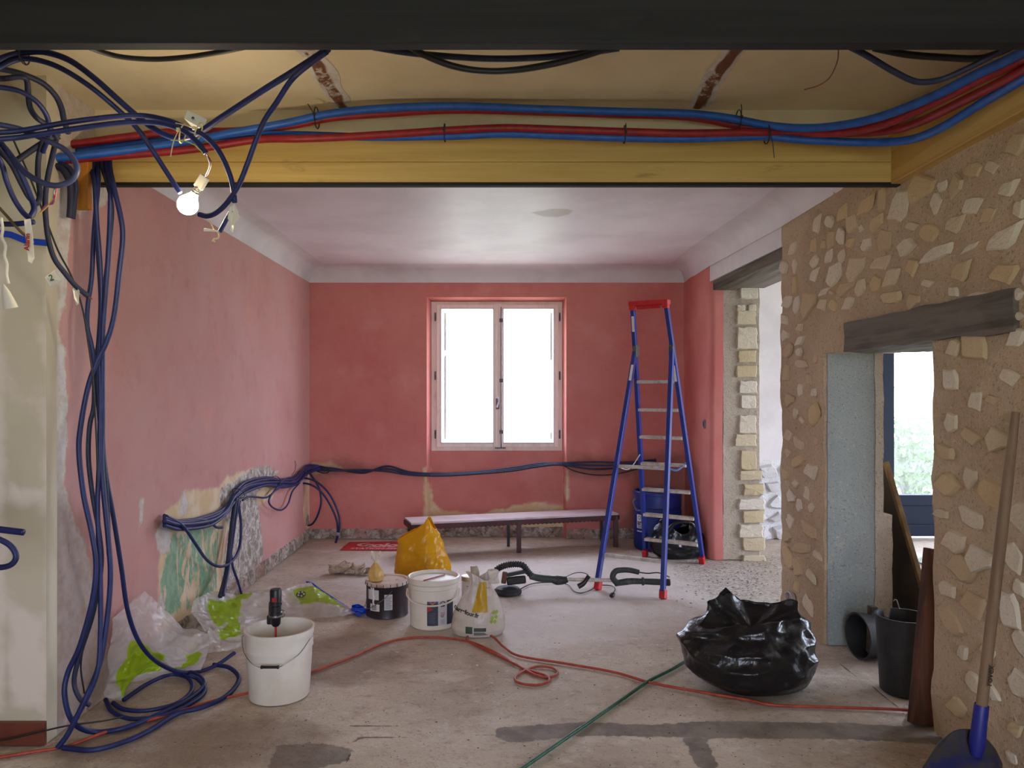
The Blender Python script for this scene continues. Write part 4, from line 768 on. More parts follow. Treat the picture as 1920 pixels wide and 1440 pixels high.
# ================================================================== bulb, wires, paper labels
M_PAPER = mat('white_paper', S(232, 226, 210), .8); M_INK = mat('dark_ink', S(24, 40, 60), .8); M_CONNECT = mat('clear_connector', S(216, 208, 186), .3)
bc = P(352, 384, 2.98)
ax = (P(382, 335, 2.96)-bc).normalized()
B = empty('light_bulb', tuple(bc), 'lit bare bulb hanging from wires under the conduits at left', 'light bulb')
n = NT('lit_bulb_glass'); e = n.new('ShaderNodeEmission'); e.inputs[0].default_value = (1.0, .83, .58, 1); e.inputs[1].default_value = 150; n.t.links.new(e.outputs[0], n.out.inputs[0]); M_LIT = n.m
prof = [(0, -.040)]+[(.040*math.sin(a), -.040*math.cos(a)) for a in np.linspace(.3, 2.35, 10)]+[(.017, .046), (.014, .056), (0, .056)]
MB().lathe(prof, bc, 24, ax).build('glass', M_LIT, B, smooth=True)
MB().lathe([(0, .052), (.0145, .052), (.0145, .060), (.013, .062), (.0145, .066), (.013, .07), (.0145, .074), (.013, .08), (0, .082)], bc, 16, ax).build('screw_cap', mat('brass_cap', S(190, 180, 160), .3, .8), B, smooth=True)
q = bc+ax*.095
s = MB().bar(bc+ax*.080, bc+ax*.135, .036, .022, (0, 1, 0)).build('connector_block', M_CONNECT, B, bevel=.003)
MB().tube([bc+ax*.13, P(391, 325, 2.9), P(396, 305, 2.82), P(387, 288, 2.77)], .0022, 6).build('red_wire', mat('red_wire', S(150, 40, 30), .5), B, smooth=True)
MB().tube([bc+ax*.13, P(386, 328, 2.9), P(393, 308, 2.82), P(386, 287, 2.77)], .0022, 6).build('blue_wire', mat('slate_wire', S(60, 80, 110), .5), B, smooth=True)
MB().tube([P(386, 287, 2.77), P(378, 284, 2.75), P(365, 272, 2.72), P(345, 264, 2.7), P(320, 263, 2.68)], .0020, 6).build('earth_wire', mat('yellow_green_wire', S(168, 184, 70), .5), B, smooth=True)
def paper(label, pts, Y, text=None, tsize=.05, ink=None, name='paper_label', ry=0):
    c = P(sum(p[0] for p in pts)/len(pts), sum(p[1] for p in pts)/len(pts), Y); V = [P(a, b, Y+.012*math.sin(i*2.1)) for i, (a, b) in enumerate(pts)]
    e = empty(name, tuple(c), label, 'label'); o = MB().prism(V, (0, .0012, 0)).build('sheet', M_PAPER, e)
    if text: put_text('lettering', text, lambda x, y: c+Vector((x*math.cos(ry)-y*math.sin(ry)+tsize*.32*math.sin(ry), -.016, x*math.sin(ry)+y*math.cos(ry)-tsize*.3*math.cos(ry))), ink or M_INK, e, tsize, .001)
    return e
paper('white paper tag hanging beside the bulb on the hooked conduit', [(430, 384), (440, 380), (450, 408), (440, 418), (441, 430), (437, 437), (431, 432), (434, 422), (427, 410)], 2.83)
paper('translucent tape flag numbered 8 above the twin conduits', [(345, 222), (352, 206), (388, 224), (380, 242), (360, 238)], 2.86, '8', .022)
paper('small paper flag numbered 2 on the dark conduit at left', [(84, 520), (104, 505), (118, 527), (95, 537)], 3.08, '2', .035, mat('green_ink', S(60, 110, 80), .8), ry=.3)
paper('pale yellow sticker on the conduit below the paper numbered 2', [(136, 541), (141, 536), (149, 545), (147, 570), (143, 573), (139, 560)], 3.155)
paper('pale tape tag with red handwriting at the left edge', [(45, 412), (57, 410), (62, 450), (64, 484), (59, 494), (53, 490), (50, 450)], 2.82, 'Alarm', .026, mat('red_ink', S(170, 40, 40), .8), ry=PI/2-.05)
cable('white_ribbon', 'twisted white ribbon hanging at the left edge', None, M_PAPER, .0055, [(2, 408, 2.8), (5, 430, 2.8), (3, 445, 2.8), (10, 460, 2.8), (8, 480, 2.8), (13, 495, 2.8), (12, 515, 2.8), (16, 532, 2.8)], 0, 'ribbon')
c = P(14, 558, 2.8); mb = MB(); prof = [(.003, .05), (.010, .04), (.02, .02), (.030, -.015), (.036, -.04), (.033, -.04), (.0, -.02)]
mb.lathe(prof, c, 20, (-.15, -.25, 1), (1.0, .6)); tag(mb.build('paper_cone', M_PAPER, smooth=True, loc=tuple(c)), 'white folded paper cup hanging from the ribbon at the left edge', 'paper')
W = [('yellow_wire', S(206, 186, 70)), ('pink_wire', S(222, 70, 120)), ('blue_thin_wire', S(70, 110, 190)), ('red_thin_wire', S(190, 60, 50))]
e = empty('wire_pigtail', tuple(P(60, 412, 2.86)), 'pigtail of thin coloured wires under the coiled conduit loop', 'wire')
for k, (nm_, cc) in enumerate(W):
    MB().tube([P(60, 411, 2.86), P(72+k, 402-k, 2.84), P(86, 390-k*2, 2.83), P(95+k*2, 378+k, 2.82), P(101+(k % 2)*5, 362-k*3, 2.82), P(100+k*3, 350-(k == 0)*8, 2.82)], .0020, 5).build(nm_, mat(nm_, cc, .5), e, smooth=True)
e = empty('bare_wire_ends', tuple(P(405, 436, 2.83)), 'pale bare wire ends with connector curling below the bulb', 'wire')
MB().tube([P(392, 412, 2.84), P(398, 424, 2.83), P(403, 433, 2.83), P(410, 433, 2.83)], .003, 6).build('tie_strand', M_BEIGE, e, smooth=True); MB().tube([P(383, 431, 2.82), P(396, 432, 2.82), P(412, 434, 2.83)], [.007, .004, .003], 8).build('wire_cap', M_PAPER, e, smooth=True); MB().tube([P(408, 434, 2.83), P(411, 442, 2.82), P(408, 447, 2.81), P(400, 448, 2.8), P(398, 452, 2.8), P(403, 453, 2.8)], .0035, 6).build('curled_wire', M_BEIGE, e, smooth=True)
e = empty('copper_tip', tuple(P(170, 559, 3.17)), 'short copper wire tip at the end of the long dark conduit', 'wire'); MB().tube([P(164, 555, 3.17), P(169, 558, 3.17), P(173, 561, 3.17)], .003, 6).build('tip', mat('copper', S(200, 110, 60), .3, .9), e, smooth=True)
# ================================================================== buckets and pails
M_PLW = mat('white_bucket_plastic', S(226, 220, 210), .38, c2=S(216, 206, 192), vs_=5, spec=.5); M_BLK = mat('black_plastic', S(22, 22, 24), .42); M_WIRE = mat('steel_wire', S(130, 126, 122), .35, .8)
bx = P(524, 0, 3.97).x; BY = 3.97; ZT = .362; RB, RT = .155, .178
BK = empty('bucket', (bx, BY, 0), 'tall open white bucket with wire handle, drill standing in it', 'bucket')
prof = [(0, .004), (RB-.004, .004), (RB, .012), (RB+.012, .2), (RB+.014, .262), (RB+.020, .264), (RT-.006, ZT-.045), (RT-.001, ZT-.03), (RT-.001, ZT-.008), (RT+.003, ZT-.006), (RT+.003, ZT), (RT-.008, ZT), (RT-.012, ZT-.02), (RB+.008, .25), (RB-.006, .02), (0, .018)]
MB().lathe(prof, (bx, BY, 0), 56).build('body', M_PLW, BK, smooth=True, angle=30)
MB().lathe([(0, .05), (RB-.004, .05)], (bx, BY, 0), 40).build('plaster_mix', mat('plaster_slurry', S(206, 190, 166), .6), BK)
hp = [Vector((bx-RT-.004, BY-.01, .318)), P(454, 1195, 3.86), P(457, 1222, 3.80), P(470, 1242, 3.76), P(483, 1250, 3.755), P(489, 1251, 3.755)]
hp2 = [P(523, 1251, 3.755), P(530, 1248, 3.755), P(560, 1227, 3.79), P(580, 1200, 3.86), Vector((bx+RT+.004, BY-.01, .318))]
h = MB().tube(hp, .0022, 6).tube([hp[-1], hp2[0]], .0022, 6, curve=False).tube(hp2, .0022, 6).build('wire_handle', M_WIRE, BK, smooth=True)
MB().lathe([(0, -.045), (.009, -.045), (.009, -.038), (.007, -.036), (.007, .036), (.009, .038), (.009, .045), (0, .045)], P(506, 1251, 3.755), 14, (1, 0, 0)).build('grip', M_BLK, h, smooth=True)
# drill
dx, dy = P(517, 0, 3.95).x, 3.95
DR = empty('cordless_drill', (dx, dy, .38), 'black drill standing upright with a red mixing rod in the white bucket', 'drill')
MB().lathe([(0, .57), (.026, .57), (.030, .562), (.030, .50), (.032, .498), (.032, .485), (.028, .48), (.028, .45), (.033, .445), (.034, .425), (.026, .415), (.024, .385), (.014, .372), (0, .372)], (dx, dy, 0), 24).build('housing', M_BLK, DR, smooth=True, angle=35)
MB().bar((dx-.022, dy+.012, .485), (dx-.05, dy+.09, .40), .035, .045).build('pistol_grip', M_BLK, DR, bevel=.008); MB().box(dx-.07, dx-.015, dy+.06, dy+.13, .36, .41).build('battery', M_BLK, DR, bevel=.008)
MB().box(dx-.010, dx+.014, dy-.034, dy-.027, .508, .53).build('badge', mat('red_badge', S(150, 30, 34), .5), DR)
MB().lathe([(.0345, .424), (.0355, .428), (.0345, .433)], (dx, dy, 0), 24).build('collar_ring', M_WIRE, DR, smooth=True); MB().tube([(dx+.028, dy-.005, .46), (dx+.045, dy-.005, .455), (dx+.047, dy-.005, .43), (dx+.034, dy-.005, .42)], .003, 6).build('belt_hook', M_WIRE, DR, smooth=True)
MB().tube([(dx, dy, .375), (dx+.002, dy-.005, .055)], .006, 8, curve=False).build('mixing_rod', mat('red_rod', S(170, 30, 30), .4), DR, smooth=True)
MB().lathe([(.045, .052), (.05, .06), (.05, .075), (.045, .08)], (dx, dy, 0), 20).build('paddle', mat('red_rod', S(170, 30, 30), .4), DR, smooth=True)
# black paint can
px_, py_ = P(726, 0, 5.45).x, 5.45; CR, CH = .150, .25
CN = empty('paint_can', (px_, py_, 0), 'dark paint can with pale lid and dripped label, small knotted bag on top', 'paint can')
M_CANB = mat('dark_can', S(44, 32, 38), .4, c2=S(36, 28, 32), vs_=10)
def on_cyl(cx, cy, R, a0):                          # text / label mapping on a cylinder, a0 = angle of centre (from -Y, positive to the right)
    def f(x, z, dr=.001): a = a0+x/R; return Vector((cx+(R+dr)*math.sin(a), cy-(R+dr)*math.cos(a), z))
    return f
def cyl_patch(name, f, x0, x1, z0, z1, m, parent, k=10, dr=.0012):
    V = []; [V.extend([f(x, z0, dr), f(x, z1, dr)]) for x in np.linspace(x0, x1, k+1)]
    return MB().add(V, [(2*i, 2*i+2, 2*i+3, 2*i+1) for i in range(k)]).build(name, m, parent)
MB().lathe([(0, 0), (CR-.004, 0), (CR+.002, .004), (CR, .012), (CR, CH-.03), (CR+.003, CH-.025), (CR-.004, CH-.02)], (px_, py_, 0), 48).build('body', M_CANB, CN, smooth=True, angle=35)
lid = MB().lathe([(CR+.004, CH-.026), (CR+.006, CH-.004), (CR+.002, CH+.004), (CR-.008, CH+.004), (CR-.012, CH-.006), (0, CH-.006)], (px_, py_, 0), 48).build('lid', mat('dusty_lid', S(206, 188, 176), .6, c2=S(160, 112, 92), vs_=9, lo=.5, hi=.7), CN, smooth=True, angle=35)
f = on_cyl(px_, py_, CR, 0)
for k in range(20):
    a = k/20*2*PI; MB().bar((px_+(CR+.007)*math.sin(a), py_-(CR+.007)*math.cos(a), CH-.026), (px_+(CR+.007)*math.sin(a), py_-(CR+.007)*math.cos(a), CH-.004), .004, .004).build('lid_clip', M_BLK, lid)
M_LBL = mat('grey_label', S(200, 198, 200), .5); M_LBL2 = mat('white_label', S(224, 222, 220), .5)
cyl_patch('label', f, -.135, -.035, .135, .205, M_LBL, CN); cyl_patch('label', f, -.11, -.03, .055, .105, M_LBL2, CN); cyl_patch('label', f, .005, .062, .065, .175, M_LBL, CN); cyl_patch('label', f, -.09, -.03, .112, .13, mat('dark_green_label', S(40, 60, 52), .5), CN)
for k in range(5): cyl_patch('print_line', f, -.095, -.055+.004*(k % 2), .062+k*.008, .066+k*.008, M_INK, CN, 4, .002)
for k in range(9): cyl_patch('print_line', f, .012, .05+.004*(k % 3), .075+k*.010, .079+k*.010, mat('grey_print', S(120, 122, 130), .6), CN, 4, .002)
MB().tube([f(-.078, CH-.03), f(-.082, .19), f(-.076, .15), f(-.08, .12), f(-.072, .095)], [.008, .005, .006, .008, .004], 7).build('paint_drip', M_LBL2, CN, smooth=True); MB().tube([f(-.10, CH-.03), f(-.098, .21), f(-.1, .195)], [.006, .004, .002], 7).build('paint_drip', M_LBL2, CN, smooth=True)
MB().tube([f(.06, .2, .004), f(.02, .165, .02), f(-.02, .13, .03), f(-.08, .085, .04), f(-.14, .07, .03), f(-.16, .095, .01), f(-.155, .13, .006)], .0028, 6).build('wire_handle', M_WIRE, CN, smooth=True)
# small knotted bag on the can
kc = Vector((P(705, 0, 5.43).x, 5.42, CH-.005))
def bagloft(name, fn, nth, nt, m, parent=None, loc=None, solid=0, angle=0, attrs=None, close_bottom=True):
    V = []; F = []
    for j in range(nt+1):
        for i in range(nth): V.append(fn(2*PI*i/nth, j/nt))
    for j in range(nt):
        for i in range(nth): F.append((j*nth+i, j*nth+(i+1) % nth, (j+1)*nth+(i+1) % nth, (j+1)*nth+i))
    mb = MB().add(V, F)
    if close_bottom: mb.f.append(tuple(range(nth))[::-1])
    if attrs: attrs = {k: [a(*q) for j in range(nt+1) for q in [(2*PI*i/nth, j/nt) for i in range(nth)]] for k, a in attrs.items()}
    return mb.build(name, m, parent, smooth=True, loc=loc, solid=solid, angle=angle, attrs=attrs)
def ip(t, xs, ys): return float(np.interp(t, xs, ys))
KB = empty('knotted_bag', tuple(kc), 'small knotted plastic bag of ochre powder on the dark paint can', 'bag')
def kf(th, t):
    z = ip(t, [0, .1, .35, .6, .78, .86, .92, 1], [0, .005, .05, .09, .125, .14, .15, .195]); r = ip(t, [0, .1, .3, .5, .7, .8, .86, .92, 1], [.035, .05, .057, .052, .03, .014, .011, .018, .034])
    r *= 1+.06*math.sin(th*5+z*30)+.05*nz(math.cos(th)*2, math.sin(th)*2, z*20)+(.16*math.sin(th*5+1) if t > .9 else 0); return kc+Vector((r*math.cos(th), r*math.sin(th), z+(.02*math.sin(th*3) if t > .97 else 0)))
n = NT('ochre_powder_film'); M_OCHRE = n.fin(n.mix(n.step(n.attr('h'), .80, .9), S(206, 168, 100), S(226, 216, 196)), .35)
bagloft('pouch', kf, 40, 40, M_OCHRE, KB, attrs={'h': lambda th, t: t})
# white pail with label
px_, py_ = P(813, 0, 5.2).x, 5.2; PR0, PR1, PH = .160, .176, .337
PL = empty('plastic_pail', (px_, py_, 0), 'closed white plastic pail with product label and a red pencil on its lid', 'pail')
MB().lathe([(0, 0), (PR0-.006, 0), (PR0, .008), (PR1-.008, PH-.07), (PR1-.002, PH-.066), (PR1-.002, PH-.03), (PR1+.003, PH-.026)], (px_, py_, 0), 56).build('body', M_PLW, PL, smooth=True, angle=30)
MB().lathe([(PR1-.002, PH-.04), (PR1+.006, PH-.03), (PR1+.006, PH), (PR1-.004, PH+.003), (PR1-.010, PH), (PR1-.013, PH-.02), (0, PH-.02)], (px_, py_, 0), 56).build('lid', M_PLW, PL, smooth=True, angle=30)
PRM = (PR0+PR1)/2-.002
f0 = on_cyl(px_, py_, 1, 0)
def fp(x, z, dr=.0015): R = PR0+(PR1-.008-PR0)*z/(PH-.07); a = .12+x/R; return Vector((px_+(R+dr)*math.sin(a), py_-(R+dr)*math.cos(a), z))
cyl_patch('label', fp, -.046, .028, .035, .200, mat('navy_label', S(56, 62, 78), .45), PL); cyl_patch('label', fp, .028, .092, .035, .200, mat('pale_label', S(196, 192, 196), .45), PL); cyl_patch('label', fp, .092, .15, .035, .2, mat('dark_label', S(40, 42, 56), .45), PL)
cyl_patch('label_band', fp, -.046, .028, .185, .200, mat('blue_grey_label', S(80, 92, 130), .45), PL, 8, .0022)
MB().add([fp(-.03, .198, .003), fp(.012, .198, .003), fp(-.008, .172, .003)], [(0, 1, 2)]).build('label_triangle', mat('orange_label', S(206, 96, 70), .5), PL); MB().add([fp(-.046, .165, .003), fp(-.046, .125, .003), fp(.0, .150, .003)], [(0, 1, 2)]).build('label_triangle', mat('red_label', S(170, 50, 46), .5), PL)
def arc(name, f, cx, cz, r, w, m, parent, a0=0, a1=2*PI, k=20):
    V = []
    for a in np.linspace(a0, a1, k+1): V += [f(cx+r*math.cos(a), cz+r*math.sin(a), .003), f(cx+(r-w)*math.cos(a), cz+(r-w)*math.sin(a), .003)]
    return MB().add(V, [(2*i, 2*i+1, 2*i+3, 2*i+2) for i in range(k)]).build(name, m, parent)
arc('logo_arc', fp, .06, .178, .021, .005, M_INK, PL, .3, PI-.3); arc('logo_ring', fp, .053, .170, .009, .009, M_INK, PL); arc('logo_ring', fp, .067, .170, .009, .009, M_INK, PL)
for k in range(4): cyl_patch('print_line', fp, .042+.004*(k % 2), .078-.003*k, .118-k*.009, .1215-k*.009, mat('red_print', S(190, 70, 60), .6) if k < 2 else M_INK, PL, 4, .0026)
for k in range(4): cyl_patch('print_line', fp, .045, .075, .072-k*.008, .074-k*.008, mat('grey_print', S(120, 122, 130), .6), PL, 4, .0026)
for k in range(8): cyl_patch('print_line', fp, -.038, .015-.006*(k % 3), .118-k*.009, .120-k*.009, mat('grey_print2', S(110, 116, 132), .6), PL, 4, .0026)
hh = [Vector((px_-PR1-.004, py_-.02, PH-.085))]+[Vector((px_+math.sin(a)*(PR1+.012), py_-math.cos(a)*(PR1+.014), PH-.085-.075*math.cos(a)**.8)) for a in np.linspace(-1.25, 1.25, 11)]+[Vector((px_+PR1+.004, py_-.02, PH-.085))]
MB().tube(hh, .006, 8).build('handle', M_PLW, PL, smooth=True)
e = empty('pencil', (px_, py_-.02, PH-.018), 'red and purple carpenter pencil lying on the white pail lid', 'pencil')
pa, pb = FL(796, 1088, PH-.014), FL(834, 1077, PH-.014); MB().bar(pa, pb, .010, .007).build('shaft', mat('crimson_pencil', S(150, 40, 70), .45), e, bevel=.002); MB().lathe([(.005, 0), (0, .02)], pa, 8, pa-pb).build('tip', mat('pencil_wood', S(120, 80, 60), .6), e)
# jar
jx, jy = P(880, 0, 5.86).x, 5.86
J = empty('glass_jar', (jx, jy, 0), 'small white labelled jar with a dusty metal lid behind the shopping bag', 'jar')
MB().lathe([(0, 0), (.056, 0), (.06, .006), (.06, .135), (.055, .145), (.055, .15)], (jx, jy, 0), 32).build('body', mat('jar_white', S(214, 208, 210), .3), J, smooth=True, angle=40)
MB().lathe([(.062, .143), (.063, .172), (.060, .176), (0, .173)], (jx, jy, 0), 32).build('lid', mat('jar_lid', S(196, 186, 160), .4, .5, c2=S(150, 130, 90), vs_=14), J, smooth=True, angle=40)
f = on_cyl(jx, jy, .06, .0)
cyl_patch('label', f, -.045, .05, .02, .13, M_LBL2, J); cyl_patch('label_mark', f, -.02, .005, .055, .08, mat('lilac_mark', S(130, 130, 170), .5), J, 4, .002); cyl_patch('print_line', f, -.035, .02, .034, .04, M_INK, J, 4, .002); cyl_patch('print_line', f, -.02, .0, .105, .109, mat('grey_print', S(120, 122, 130), .6), J, 4, .002)
# ================================================================== plastic bags
def m_film(name, col_, alpha=1.0, rough=.25, printattr=None, pcol=None, bs=14, bst=.5, trans=.25):
    n = NT(name); c = col_
    if printattr: c = n.mix(n.step(n.attr(printattr), -.01, .01), col_, pcol)
    n.fin(c, rough, 0, .5); cr_ = n.mth('SUBTRACT', 1.0, n.mth('ABSOLUTE', n.mth('MULTIPLY_ADD', n.noise(bs, 3, .5), 2.0, -1.0)))
    n.bump(cr_, bst, .02)
    tl = n.new('ShaderNodeBsdfTranslucent'); n.put(tl.inputs[0], c); mx = n.new('ShaderNodeMixShader'); mx.inputs[0].default_value = trans
    n.t.links.new(n.b.outputs[0], mx.inputs[1]); n.t.links.new(tl.outputs[0], mx.inputs[2]); o = mx.outputs[0]
    if alpha < 1:
        tr = n.new('ShaderNodeBsdfTransparent'); m2 = n.new('ShaderNodeMixShader')
        al = alpha if not printattr else n.mth('MULTIPLY_ADD', n.step(n.attr(printattr), -.01, .01), .92-alpha, alpha)
        n.put(m2.inputs[0], al); n.t.links.new(tr.outputs[0], m2.inputs[1]); n.t.links.new(o, m2.inputs[2]); o = m2.outputs[0]
    n.t.links.new(o, n.out.inputs[0]); return n.m
M_GARB = m_film('black_bin_liner', S(18, 18, 22), 1, .28, bs=16, bst=.22, trans=0)
# big black refuse sack
gx, gy = 1.30, 4.12
GA = np.radians([0, 32, 58, 90, 108, 135, 160, 180, 215, 250, 290, 330, 360]); GH = [.38, .445, .40, .41, .49, .42, .35, .32, .32, .35, .37, .375, .38]
def gf(th, t):
    c, s = math.cos(th), math.sin(th); rim = float(np.interp(th % (2*PI), GA, GH))
    rx = ip(t, [0, .05, .15, .45, .7, .85, 1], [.21, .26, .305, .335, .325, .29, .235] if c < 0 else [.275, .305, .315, .318, .31, .285, .235]); ry = ip(t, [0, .06, .2, .45, .7, .88, 1], [.17, .21, .25, .26, .21, .125, .075])
    lo = .33+.04*c                                  # smooth body height; the rim shape only takes over near the top
    z = t*(lo*(1-t**2.2)+rim*t**2.2); x = rx*c
    if c < 0: x *= 1+(.10*math.exp(-((t-.8)/.22)**2)-.26*max(0, .35-t)/.35)*(-c)
    p = Vector((gx+x, gy+ry*s, z)); k = min(1, t*4)
    d = (.022+.02*t*t)*crease(p, 3.0, 3)+(.014+.024*t*t)*crease(Vector((p.x, p.y, p.z*1.5)), 7, 8)+(.005+.012*max(0, t-.45))*crease(p, 14, 1)
    p += Vector((c*.9, s*.9, .15)).normalized()*d*k
    if p.z < .002: p.z = .002
    return p
GB = empty('refuse_sack', (gx, gy, 0), 'large crumpled black refuse sack standing open on the floor at right', 'refuse sack')
bagloft('sack', gf, 120, 70, M_GARB, GB, solid=.003)
def gin(th, t):
    p = gf(th, 1.0); q = Vector((gx+.02, gy, .31)); r = p.lerp(q, t); r.z = p.z+(q.z-p.z)*t**.7-.006; return r+Vector((0, 0, .012*crease(r, 14, 5)*t))
bagloft('contents', gin, 60, 14, M_GARB, GB, close_bottom=False)
# yellow bag
n0_ = (P(788, 0, 6.5).x, 6.5)
def yf(th, t):
    c, s = math.cos(th), math.sin(th); a = (th+PI) % (2*PI)-PI
    rx = ip(t, [0, .2, .5, .8, 1], [.205, .20, .175, .135, .09] if c > 0 else [.2, .205, .205, .195, .18]); ry = ip(t, [0, .3, .6, 1], [.15, .14, .10, .035])
    z = t*(.42+.10*math.exp(-((c-.35)/.35)**2)-.09*max(0, -c)*abs(c)); x = rx*c+.03*t-.02*(c < 0)*t+.05*(1-t)*(c > 0)
    p = Vector((n0_[0]+x, n0_[1]+ry*s, z)); d = .020*crease(p, 4, 2)+.012*crease(p, 9, 6)+.005*crease(p, 22, 6)
    p += Vector((c, s, .2)).normalized()*d*min(1, .3+t*3); p.z = max(p.z, .002); return p
M_YEL = m_film('yellow_bag_plastic', S(236, 178, 20), 1, .3, bs=10, bst=.45, trans=.3)
YBg = empty('carrier_bag', (n0_[0], n0_[1], 0), 'crumpled yellow plastic carrier bag standing behind the pails', 'bag')
bagloft('pouch', yf, 100, 60, M_YEL, YBg, solid=.002)
# supermarket bag
sx_, sy_ = P(896, 0, 5.02).x, 5.02
def sf(th, t):
    c, s = math.cos(th), math.sin(th)
    rx = ip(t, [0, .1, .3, .5, .7, .82, .9, 1], [.165, .178, .165, .13, .09, .062, .055, .075]); ry = ip(t, [0, .1, .3, .6, .82, 1], [.12, .13, .12, .075, .035, .03])
    z = t*(.385+.03*math.sin(th*2+.5)*(t > .8)); p = Vector((sx_+rx*c+.02*t, sy_+ry*s, z))
    d = (.006+.01*t)*crease(p, 5, 9)+(.002+.010*t)*crease(Vector((p.x*2, p.y*2, p.z*.7)), 9, 4)+.01*math.sin(th*9+z*6)*t**2*.6
    p += Vector((c, s, .1)).normalized()*d*min(1, .2+t*2); p.z = max(p.z, .002); return p
SB = empty('shopping_bag', (sx_, sy_, 0), 'white supermarket carrier bag with green print, gathered at the top, beside the pail', 'bag')
M_SB = m_film('white_carrier_plastic', S(222, 212, 202), 1, .35, bs=12, bst=.4, trans=.25)
bagloft('pouch', sf, 96, 60, M_SB, SB, solid=.0015)
SFC = {}
def sfs(xoff, z, dr=.004):                           # a point just in front of the shopping bag's face
    def row(k):
        if k not in SFC:
            ps = sorted([tuple(sf(th, k/120)) for th in np.linspace(PI+.02, 2*PI-.02, 80)]); SFC[k] = ([p[0] for p in ps], [p[1] for p in ps])
        return SFC[k]
    k = int(min(.98, z/.385)*120); y = min(float(np.interp(sx_+xoff+e_, *row(kk))) for kk in (k-1, k, k+1, k+2) for e_ in (-.004, 0, .004)); return Vector((sx_+xoff, y-dr, z))
put_text('lettering', 'carrefour.fr', lambda x, y: sfs(x-.072, .150-.22*x+y), mat('dark_print', S(40, 40, 40), .6), SB, .036, .0012)
def spatch(name, poly, m, k=6):
    V = []; 
    for (x, z) in poly: V.append(sfs(x, z, .005))
    return MB().add(V, [tuple(range(len(V)))]).build(name, m, SB)
def sgrid(name, x0, x1, z0, z1, m, nx=6, nz_=6, slant=0, taper=0):
    V = [sfs(x0+(x1-x0)*i/nx*(1-taper*j/nz_)+slant*j/nz_, z0+(z1-z0)*j/nz_, .004) for i in range(nx+1) for j in range(nz_+1)]
    return MB().add(V, [(i*(nz_+1)+j, (i+1)*(nz_+1)+j, (i+1)*(nz_+1)+j+1, i*(nz_+1)+j+1) for i in range(nx) for j in range(nz_)]).build(name, m, SB, smooth=True)
sgrid('mustard_print', -.035, .07, .165, .35, mat('mustard_print', S(186, 146, 20), .4), 9, 16, .05, .6); sgrid('barcode_panel', -.075, -.03, .03, .075, mat('green_print', S(50, 80, 62), .5)); sgrid('title_bar', -.02, .06, .045, .068, mat('dark_bar', S(56, 62, 56), .5), 8, 3)
for k in range(3): sgrid('print_line', -.02, .07-.01*k, .020+.007*k, .024+.007*k, mat('dark_bar', S(56, 62, 56), .5), 8, 1)
for (x, z) in ((.11, .16), (.125, .13), (.10, .125), (.118, .10), (.095, .105), (.13, .16)): spatch('leaf_print', [(x-.012, z), (x, z-.014), (x+.010, z), (x, z+.014)], mat('lime_print', S(150, 180, 40), .4))
b = sf(PI*.9, .97); V = []
for k in range(9):
    t_ = k/8; cpt = b+Vector((.02+.018*math.sin(t_*2.5), -.02, -.05+.125*t_)); wv = .022+.008*math.sin(t_*PI)
    V += [cpt+Vector((-wv, .008*math.sin(t_*6), 0)), cpt+Vector((0, -.012, 0)), cpt+Vector((wv, .006*math.cos(t_*5), 0))]
MB().add(V, [(3*i+j, 3*i+j+1, 3*i+j+4, 3*i+j+3) for i in range(8) for j in (0, 1)]).build('handle', m_film('beige_carrier_plastic', S(196, 178, 158), 1, .4, bs=14, bst=.3), SB, smooth=True, solid=.006)
def hk(th, t):
    p = sf(.1, .95)+Vector((.012+.034*math.cos(th)*(1-.3*t), -.01+.02*math.sin(th), -.05+.085*t)); return p+Vector((math.cos(th), math.sin(th), 0))*(.016*crease(p, 18, 3))
bagloft('handle', hk, 28, 14, M_SB, SB)
# black bag behind the ladder
b2 = (1.61, 7.34)
def b2f(th, t):
    c, s = math.cos(th), math.sin(th); rx = ip(t, [0, .1, .4, .7, 1], [.18, .225, .235, .20, .12]); ry = ip(t, [0, .2, .5, 1], [.12, .14, .14, .06])
    z = t*(.30+.07*math.sin(th*2+1)); p = Vector((b2[0]+rx*c, b2[1]+ry*s, z)); d = .03*crease(p, 4, 12)+.02*crease(p, 9, 2)+.008*crease(p, 20, 2)
    p += Vector((c, s, .3)).normalized()*d*min(1, t*4); p.z = max(p.z, .002); return p
B2 = empty('refuse_sack', (b2[0], b2[1], 0), 'black plastic sack slumped under the ladder in front of the blue drum', 'refuse sack'); bagloft('sack', b2f, 80, 40, M_GARB, B2, solid=.003)
MB().tube([Vector((1.47, 7.18, .27)), Vector((1.55, 7.16, .36)), Vector((1.68, 7.16, .37)), Vector((1.73, 7.17, .33)), Vector((1.70, 7.18, .24))], [.02, .016, .014, .014, .02], 8, .01).build('drawstring_loop', M_GARB, B2, smooth=True)
# ================================================================== blue drum
ux, uy, UR, UH = 1.50, 7.78, .245, .60
UD = empty('plastic_drum', (ux, uy, 0), 'blue plastic drum with white label standing behind the ladder', 'drum')
M_BLU = mat('blue_drum_plastic', S(22, 44, 130), .38, c2=S(18, 36, 110), vs_=5)
MB().lathe([(0, 0), (UR-.02, 0), (UR-.008, .01), (UR, .05), (UR, .40), (UR-.008, .41), (UR-.008, .43), (UR, .44), (UR, .56), (UR+.006, .565), (UR+.006, .59), (UR-.004, UH), (UR-.02, UH), (UR-.024, .56), (0, .55)], (ux, uy, 0), 48).build('body', M_BLU, UD, smooth=True, angle=30)
fu = on_cyl(ux, uy, UR, -.95)
cyl_patch('label', fu, -.06, .07, .19, .365, mat('drum_label_white', S(214, 218, 228), .5), UD); cyl_patch('label_band', fu, -.06, .07, .20, .225, M_BLU, UD, 8, .0022)
